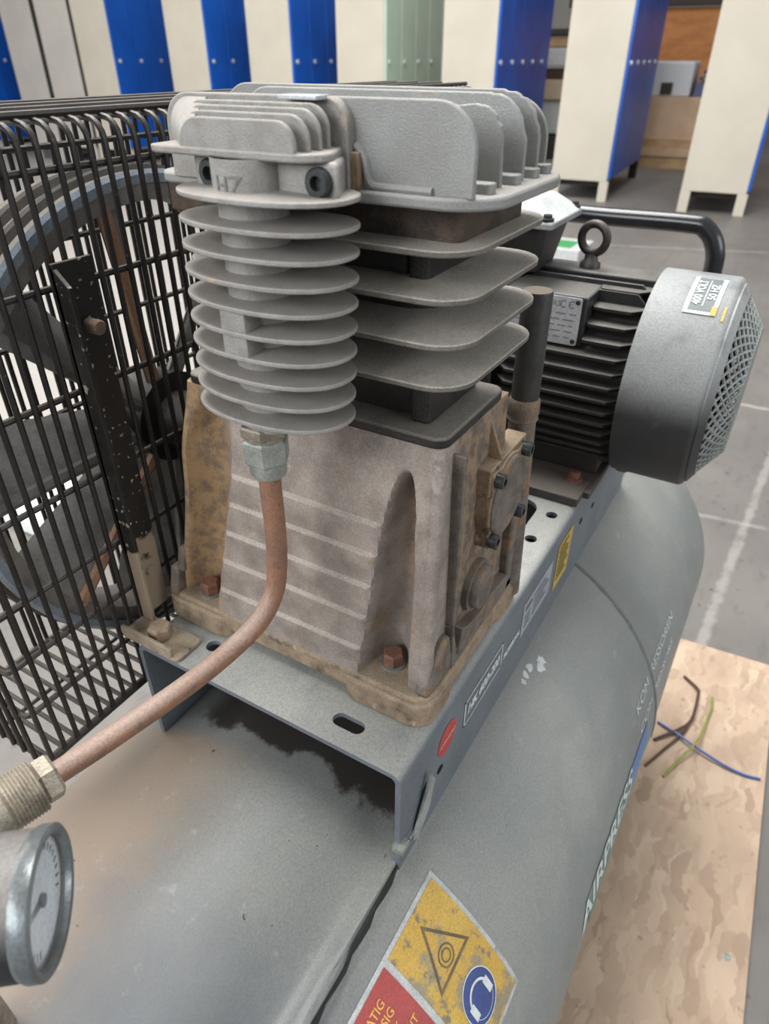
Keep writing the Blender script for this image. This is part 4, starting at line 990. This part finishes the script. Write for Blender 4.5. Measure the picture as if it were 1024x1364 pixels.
def npf(u, v): return (nx - 0.0011, 0.2205 - u, -0.2150 + v)
lettering(mb, 'MOTORS', 0.0070, lambda u, v: npf(0.024 + u, 0.033 + v), width=0.026)
for cxx in (0.0535, 0.0610):
    k = 14; vs = []
    for q in range(k + 1):
        a = math.radians(55 + 250 * q / k)
        for r in (0.0034, 0.0024): vs.append(npf(cxx + r * math.cos(a), 0.0355 + r * math.sin(a)))
    mb.add(vs, [(2 * q, 2 * q + 1, 2 * q + 3, 2 * q + 2) for q in range(k)])
mb.add([npf(0.0585, 0.0352), npf(0.0610, 0.0352), npf(0.0610, 0.0359), npf(0.0585, 0.0359)], [(0, 1, 2, 3)])
for r in range(5):
    x_ = 0.006
    while x_ < 0.06:
        w = random.uniform(0.004, 0.011); mb.add([npf(x_, 0.0265 - 0.0052 * r), npf(x_ + w, 0.0265 - 0.0052 * r), npf(x_ + w, 0.0275 - 0.0052 * r), npf(x_, 0.0275 - 0.0052 * r)], [(0, 1, 2, 3)]); x_ += w + 0.003
build('nameplate_lettering', mb, mat('plate_ink', (128, 130, 134), rough=0.6), motor, smooth=0)
for (y, z) in ((0.155, 0.0785), (0.155, 0.0440)):
    build('plate_rivet', MB().lathe((nx - 0.0008, y, mc.z + z), (-1, 0, 0), [(0.0022, 0), (0.0018, 0.001), (0, 0.0014)], 12), STEEL, motor)
# feet on a slide plate
mb = MB(); mb.box((0.580, 0.112, -0.3598), (0.762, 0.330, -0.352)); mb.box((0.560, 0.118, -0.3598), (0.60, 0.232, -0.3500)); mb.box((0.735, 0.118, -0.3598), (0.775, 0.232, -0.3500)); mb.prism([(0.618, -0.352), (0.75, -0.352), (0.735, -0.310), (0.622, -0.310)], 'y', 0.118, 0.215)
build('motor_foot', mb, mat('dusty_foot', (70, 68, 66), (56, 54, 52), 30, 0.6, dust=(122, 114, 106), dust_amt=0.9), motor, bevel=0.0015)
for (x, y) in ((0.5955, 0.1335), (0.5955, 0.215)):
    build('foot_bolt', MB().lathe((x, y, -0.350), (0, 0, 1), [(0.0088, 0), (0.0085, 0.002), (0.006, 0.0025), (0.0058, 0.0075), (0.0045, 0.0085), (0, 0.0085)], 14), RUST, motor, smooth=30, label='rusty foot bolt')
# lifting eye
ec = Vector((mc.x, 0.1695, -0.1395)); mb = MB(); mb.tube([ec + Vector((0.003 * math.cos(t), 0.0125 * math.cos(t), 0.0125 * math.sin(t))) for t in [2 * PI * k / 28 for k in range(28)]], 0.0038, 12, closed=True)
mb.lathe((mc.x, 0.1695, -0.1660), (0, 0, 1), [(0, 0), (0.0095, 0), (0.0095, 0.005), (0.0065, 0.007), (0.0055, 0.014)], 20)
build('lifting_eye', mb, BLK, motor, smooth=60)

# terminal box
mb = MB()
A = rrect(0.610, 0.684, 0.198, 0.288, 0.008, 4); B = rrect(0.620, 0.678, 0.208, 0.28, 0.008, 4); n = len(A)
mb.add([(x, y, -0.1225) for x, y in A] + [(x, y, -0.166) for x, y in B], [tuple(range(n)), tuple(range(n, 2 * n))[::-1]] + [(i, (i + 1) % n, n + (i + 1) % n, n + i) for i in range(n)])
tbx = build('terminal_box', mb, MOTOR, comp, smooth=40, bevel=0.001, label='black terminal box with grey lid')
mb = MB()
A = rrect(0.602, 0.690, 0.1905, 0.297, 0.004, 3); B = rrect(0.622, 0.674, 0.212, 0.280, 0.004, 3); n = len(A)
mb.add([(x, y, -0.1245) for x, y in A] + [(x, y, -0.1195) for x, y in A] + [(x, y, -0.1045) for x, y in B], [tuple(range(n))[::-1], tuple(range(2 * n, 3 * n))] + [(r * n + i, r * n + (i + 1) % n, (r + 1) * n + (i + 1) % n, (r + 1) * n + i) for r in (0, 1) for i in range(n)])
build('box_lid', mb, BOXLID, tbx, smooth=30, bevel=0.001)
for (x, y) in ((0.6085, 0.1975), (0.6835, 0.1975), (0.6085, 0.290), (0.6835, 0.290)):
    build('lid_screw', MB().lathe((x, y, -0.1190), (0, 0, 1), [(0.005, -0.002), (0.006, 0.003), (0.004, 0.0035), (0.0038, 0.006), (0, 0.006)], 14), STEEL, tbx)

# fan cowl: sheet drum with conical perforated end
RC = 0.0965
mb = MB().lathe((mc.x, 0.1030, mc.z), (0, -1, 0), [(RC - 0.002, 0.004), (RC - 0.002, 0.0), (RC, 0.0), (RC, 0.0625), (RC - 0.002, 0.0655), (RC - 0.006, 0.0675), (RC - 0.008, 0.0665), (RC - 0.0045, 0.0625), (RC - 0.002, 0.004)], 72)
cowl = build('fan_cowl', mb, COWL, comp, smooth=35, label='dusted black drum shaped fan cowl')
build('cowl_inside', MB().lathe((mc.x, 0.1035, mc.z), (0, -1, 0), [(0, 0.058), (RC - 0.004, 0.058), (RC - 0.004, 0.0), (0, 0.0)], 48), DARK, cowl)
# diamond mesh of twisted strands on the cone
mb = MB(); y_a, r_a, y_b, r_b = 0.1030 - 0.0665, RC - 0.006, 0.1030 - 0.0905, 0.056
for dirn in (-1, 1):
    for k in range(46):
        a0 = 2 * PI * k / 46; path = []
        for i in range(7):
            t = i / 6; a = a0 + dirn * t * 0.62; r = r_a + (r_b - r_a) * t; path.append((mc.x + r * math.cos(a), y_a + (y_b - y_a) * t, mc.z + r * math.sin(a)))
        mb.tube(path, 0.0013, 5, cap=False)
build('cowl_mesh', mb, GREYM, cowl, label='grey perforated end mesh')
mb = MB().lathe((mc.x, y_b + 0.001, mc.z), (0, -1, 0), [(0.0575, 0), (0.0575, 0.0015), (0.054, 0.002), (0.0, 0.002)], 48); build('cowl_end', mb, GREYM, cowl)
build('cowl_band', MB().lathe((mc.x, y_a, mc.z), (0, -1, 0), [(r_a + 0.001, -0.002), (r_a + 0.001, 0.002), (r_a - 0.008, 0.0075), (r_a - 0.009, 0.0065)], 64), COWL, cowl)
mb = MB().lathe((mc.x - RC * math.cos(1.2), 0.0955, mc.z - RC * math.sin(1.2)), (-math.cos(1.2), 0, -math.sin(1.2)), [(0.006, -0.001), (0.0058, 0.0012), (0.0045, 0.002), (0.002, 0.002), (0.001, 0.0005), (0, 0.0005)], 16); build('cowl_screw', mb, RUST, cowl, label='rusty cowl screw')
# white framed sticker high on the drum: angle measured from straight up toward the near side
def cw(y, a, o=0.0005): return (mc.x - (RC + o) * math.sin(a), y, mc.z + (RC + o) * math.cos(a))
def cwrect(mb, y0, y1, a0, a1, o):
    n = 8; vs = []
    for i in range(n + 1):
        a = a0 + (a1 - a0) * i / n; vs += [cw(y0, a, o), cw(y1, a, o)]
    mb.add(vs, [(2 * i, 2 * i + 1, 2 * i + 3, 2 * i + 2) for i in range(n)])
ay0, ay1, aa0, aa1 = 0.0475, 0.0735, 0.10, 0.62
mb = MB(); cwrect(mb, ay0, ay1, aa0, aa1, 0.0004); build('cowl_sticker', mb, mat('sticker_faded_grey', (104, 110, 112), (116, 121, 122), 40, 0.5), cowl, smooth=0, label='faded voltage sticker')
mb = MB(); cwrect(mb, ay1 - 0.0035, ay1, aa0, aa1, 0.0008); cwrect(mb, ay0, ay0 + 0.0035, aa0, aa1, 0.0008); cwrect(mb, ay0, ay1, aa1 - 0.03, aa1, 0.0008); cwrect(mb, 0.0595, 0.0603, aa0 + 0.05, aa1 - 0.09, 0.0008)
lettering(mb, '400 VOLT', 0.0095, lambda u, v: cw(0.0625 + v, 0.52 - u / RC, 0.0009), width=0.034, bold=0.0003); lettering(mb, '50 HZ', 0.0088, lambda u, v: cw(0.0520 + v, 0.45 - u / RC, 0.0009), width=0.022, bold=0.0002)
build('cowl_lettering', mb, PRINTW, cowl, smooth=0)
mb = MB(); cwrect(mb, ay0, ay0 + 0.0045, aa1 - 0.10, aa1, 0.0011); cwrect(mb, 0.0405, 0.0425, 0.50, 0.66, 0.0006); build('yellow_remnant', mb, YEL, cowl, smooth=0, label='yellow sticker remnant')

# push handle at the far end of the tank
hp = bez([(0.985, 0.30, -0.56), (0.995, 0.385, -0.40), (1.0, 0.39, -0.22), (1.0, 0.375, -0.195), (1.0, 0.34, -0.182), (1.0, 0.24, -0.1805), (1.0, 0.14, -0.179), (1.0, 0.116, -0.1835), (1.0, 0.099, -0.207), (1.0, 0.0955, -0.25), (0.995, 0.095, -0.40), (0.985, 0.15, -0.56)], 8)
build('push_handle', MB().tube(hp, 0.0118, 16), mat('glossy_black_tube', (36, 36, 38), rough=0.22, spec=0.6), comp, label='glossy black tubular handle')

# ------------------------------------------------------------------ chipboard sheet and bits lying on it
zb = -1.032
mb = MB().prism([(-0.55, -0.247), (0.541, -0.214), (1.029, -0.197), (1.240, -0.190), (1.222, 0.08), (1.185, 0.72), (-0.55, 0.70)], 'z', zb - 0.018, zb)
board = build('chipboard_sheet', mb, OSB, None, smooth=0); tag(board, 'pale chipboard sheet lying under the compressor', 'board')
mb = MB().lathe((0.615, -0.184, zb), (0, 0, 1), [(0.0055, -0.001), (0.0055, 0.001), (0.0035, 0.0014), (0.0018, 0.0002), (0, 0.0002)], 12); build('board_screw', mb, ZINC, board, label='shiny screw head')
def strand(name, pts, r, m, label, cat):
    p = bez([(x, y, zb + r + h) for x, y, h in pts], 8); o = build(name, MB().tube(p, r, 7), m, None); tag(o, label, cat); return o
strand('blue_wire', [(0.975, -0.014, 0.001), (0.962, -0.05, 0.004), (0.947, -0.084, 0.006), (0.936, -0.130, 0.003), (0.934, -0.165, 0.001), (0.940, -0.192, 0)], 0.0024, mat('wire_blue', (66, 96, 158), rough=0.4), 'thin blue wire across the chipboard sheet', 'wire')
strand('green_wire', [(1.086, -0.092, 0.002), (1.055, -0.095, 0.005), (1.025, -0.092, 0.004), (0.975, -0.088, 0.014), (0.94, -0.079, 0.012), (0.90, -0.062, 0.004), (0.861, -0.048, 0)], 0.0022, mat('wire_green', (142, 146, 66), (120, 128, 60), 60, 0.5), 'thin yellow-green wire crossing over the blue one', 'wire')
tw = strand('dry_twig', [(1.117, -0.035, 0), (1.091, -0.064, 0.004), (1.068, -0.067, 0.008), (1.035, -0.068, 0.010), (1.003, -0.066, 0.006), (0.975, -0.052, 0.004), (0.93, -0.017, 0)], 0.0028, mat('twig_brown', (88, 64, 52), (70, 52, 44), 60, 0.8), 'forked brown twig lying on the chipboard sheet', 'twig')
p = bez([(1.003, -0.066, zb + 0.008), (0.97, -0.059, zb + 0.005), (0.92, -0.038, zb + 0.003), (0.867, -0.016, zb + 0.002)], 8); build('side_shoot', MB().tube(p, 0.0024, 7), MATS['twig_brown'], tw)

# ------------------------------------------------------------------ lockers behind
LA = math.radians(4.4); Lv = Vector((math.cos(LA), math.sin(LA), 0)); Mv = Vector((math.sin(LA), -math.cos(LA), 0))
RL = Matrix((Lv, -Mv, Vector((0, 0, 1)))).transposed()
def locker(m0, d0, label, end=CREAM, doorm=DBLUE, width=0.5, group='lockers along the back of the hall', ndoor=5):
    base = Lv * d0 + Mv * (m0 + width / 2) + Vector((0, 0, -GROUND))
    t = thing('locker', label, 'locker', base)
    t['group'] = group
    depth = 0.32 * ndoor
    def W(u, v, z): return base + Lv * u + Mv * (v) + Vector((0, 0, z))     # u into depth, v to the right
    def bx(u0, u1, v0, v1, z0, z1):
        mb = MB(); vs = [W(u, v, z) for u in (u0, u1) for v in (v0, v1) for z in (z0, z1)]
        return mb.add(vs, [(0, 1, 3, 2), (4, 6, 7, 5), (0, 4, 5, 1), (2, 3, 7, 6), (0, 2, 6, 4), (1, 5, 7, 3)])
    h = width / 2
    build('locker_body', bx(0, depth, -h, h - 0.022, 0.155, 1.80), end, t, smooth=0, bevel=0.006)
    for (u, v) in ((0.0, -h), (0.0, h - 0.082), (depth - 0.06, -h), (depth - 0.06, h - 0.082)):
        build('locker_leg', bx(u, u + 0.05, v, v + 0.075, 0.0, 0.157), end if u == 0 else LEGD, t, smooth=0)
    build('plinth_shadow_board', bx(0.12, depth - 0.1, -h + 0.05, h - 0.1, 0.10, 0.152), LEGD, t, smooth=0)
    for k in range(ndoor):
        u0 = k * 0.32 + 0.006
        dr_ = build('locker_door', bx(u0, u0 + 0.308, h - 0.022, h, 0.175, 1.79), doorm, t, smooth=0, bevel=0.004)
        build('door_knob', MB().lathe(W(u0 + 0.06, h, 1.0), Mv, [(0.020, 0), (0.020, 0.012), (0.013, 0.018), (0, 0.018)], 12), KNOB, dr_)
    return t
# front face positions measured across the row (metres to the right of the lens axis in the row's own frame)
for (m0, d0, lab, e, dm) in (
    (-0.500, 6.37, 'cream locker row end nearest the right edge of the hall view, beside stacked crates', CREAM, DBLUE),
    (-1.595, 6.54, 'cream locker with blue doors standing just right of the pump behind the motor', CREAM, DBLUE),
    (-2.650, 6.50, 'cream locker with bright blue doors directly behind the right of the cylinder head', CREAM, DBLUE),
    (-3.685, 6.50, 'cream locker with pale mint doors behind the middle of the cylinder head', CREAM, MINT),
    (-4.655, 6.50, 'cream locker with blue doors behind the left end of the cylinder head', CREAM, DBLUE),
    (-5.640, 6.50, 'cream locker with blue doors above the right end of the wire belt guard', CREAM, DBLUE),
    (-6.880, 6.50, 'cream locker with a wide blue door side, third end panel from the left edge', CREAM, DBLUE),
    (-7.410, 6.50, 'greyish locker end panel, second from the left edge above the wire guard', GREYC, LEGD),
    (-7.960, 6.50, 'greyish locker end panel at the far left edge above the wire guard', GREYC, LEGD),
    (-9.050, 6.50, 'locker with blue doors cut off by the left edge of the view', GREYC, DBLUE)):
    locker(m0, d0, lab, e, dm)

# ------------------------------------------------------------------ goods stored behind the lockers
def LW(m, d, z): return Lv * d + Mv * m + Vector((0, 0, z - GROUND))
def lbox(m0, m1, d0, d1, z0, z1):
    mb = MB(); vs = [LW(m, d, z) for d in (d0, d1) for m in (m0, m1) for z in (z0, z1)]
    return mb.add(vs, [(0, 1, 3, 2), (4, 6, 7, 5), (0, 4, 5, 1), (2, 3, 7, 6), (0, 2, 6, 4), (1, 5, 7, 3)])
WOODO = mat('orange_chip_panel', (196, 132, 78), (176, 114, 64), 4, 0.7, stretch=(1, 1, 3))
WOODP = mat('pale_pine', (206, 176, 148), (192, 160, 130), 5, 0.7)
WOODB = mat('tan_board', (190, 160, 120), (170, 138, 100), 6, 0.7)
o = build('chip_panel', lbox(-2.6, 0.9, 10.6, 10.66, 0.60, 1.53), WOODO, None, smooth=0); tag(o, 'large orange-brown chip panel leaning in the background behind the lockers', 'panel')
o = build('roller_beam', lbox(-2.6, 0.9, 10.5, 10.75, 1.545, 1.80), LEGD, None, smooth=0); tag(o, 'dark beam above the orange chip panel', 'beam')
cr = thing('storage_crate', 'pale pinkish wooden crate seen between the two right-hand lockers', 'crate', LW(-0.95, 9.4, 0))
build('crate_body', lbox(-1.45, -0.45, 9.0, 9.8, 0.28, 0.68), WOODP, cr, smooth=0, bevel=0.005)
build('crate_batten', lbox(-1.47, -0.43, 8.97, 9.8, 0.20, 0.28), WOODB, cr, smooth=0)
build('crate_batten', lbox(-1.47, -0.43, 8.95, 9.8, 0.12, 0.20), WOODP, cr, smooth=0)
build('crate_batten', lbox(-1.47, -0.43, 8.97, 9.8, 0.0, 0.12), WOODB, cr, smooth=0)
bxg = thing('metal_case', 'white-grey metal case with a dark opening on top of the pale crate', 'case', LW(-1.0, 9.35, 0.68))
build('case_body', lbox(-1.24, -0.84, 9.05, 9.7, 0.68, 1.00), mat('case_grey', (206, 208, 212), rough=0.5), bxg, smooth=0, bevel=0.02)
build('case_opening', lbox(-1.14, -1.02, 9.04, 9.055, 0.70, 0.81), LEGD, bxg, smooth=0)
for (mm, zz, lab) in ((-0.765, 0.842, 'lowest pinkish tube end on the left of the bundle, beside the grey case'), (-0.700, 0.842, 'low pinkish tube end in the middle of the bundle'), (-0.635, 0.842, 'low pinkish tube end against the rightmost locker'),
                      (-0.732, 0.899, 'pinkish tube end lying on top of the two left tubes'), (-0.667, 0.899, 'pinkish tube end lying on the middle and right tubes'), (-0.700, 0.956, 'pinkish tube end third from the bottom, near the top of the bundle'), (-0.668, 1.013, 'topmost pinkish tube end of the bundle')):
    c = LW(mm, 9.2, zz); o = build('rolled_tube', MB().lathe(c, Lv, [(0, 0.05), (0.018, 0.04), (0.021, 0), (0.031, 0), (0.031, 0.5), (0, 0.5)], 12), mat('tube_pink', (176, 150, 142), (140, 116, 110), 20, 0.6), None)
    tag(o, lab, 'tube', 'bundle of tubes')
o = build('tube_rack', lbox(-0.80, -0.50, 9.12, 9.7, 0.68, 0.81), mat('rack_blue', (86, 92, 130), rough=0.6), None, smooth=0); tag(o, 'dull blue rack holding the bundle of tubes', 'rack')
sh = thing('goods_rack', 'rack of mixed boxes seen in the gap beside the bright blue locker', 'rack', LW(-2.35, 9.5, 0))
for i, (z0, z1, m) in enumerate(((0.0, 0.25, LEGD), (0.27, 0.62, WHITE), (0.62, 0.82, mat('card_tan', (196, 176, 150), rough=0.8)), (0.82, 0.92, MATS['twig_brown']), (0.95, 1.12, WHITE), (1.13, 1.22, WOODB), (1.24, 1.30, LEGD))):
    build('stored_box', lbox(-3.2, -1.85, 9.2 + 0.05 * (i % 2), 9.8, z0, z1), m, sh, smooth=0, bevel=0.01)
# bright white slab on the floor beyond the guard
mb = MB()
pts = [(0.78, 1.42), (0.95, 1.40), (0.98, 1.62), (0.93, 1.74), (0.77, 1.70)]
mb.prism(pts, 'z', -GROUND, -GROUND + 0.05)
o = build('white_floor_slab', mb, mat('slab_white', (246, 248, 248), rough=0.6), None, smooth=0, bevel=0.006); tag(o, 'bright white slab on the floor seen through the wire guard', 'packaging')
# green-printed carton far behind the motor
mb = MB().box((4.28, 1.17, -GROUND), (4.60, 1.45, -GROUND + 0.07)); ct = build('white_carton', mb, WHITE, None, smooth=0, bevel=0.004); tag(ct, 'small white carton with green print on the floor behind the motor', 'carton')
mb = MB().box((4.33, 1.24, -GROUND + 0.07), (4.52, 1.36, -GROUND + 0.072)); build('green_print', mb, mat('carton_green', (60, 150, 84), rough=0.6), ct, smooth=0)
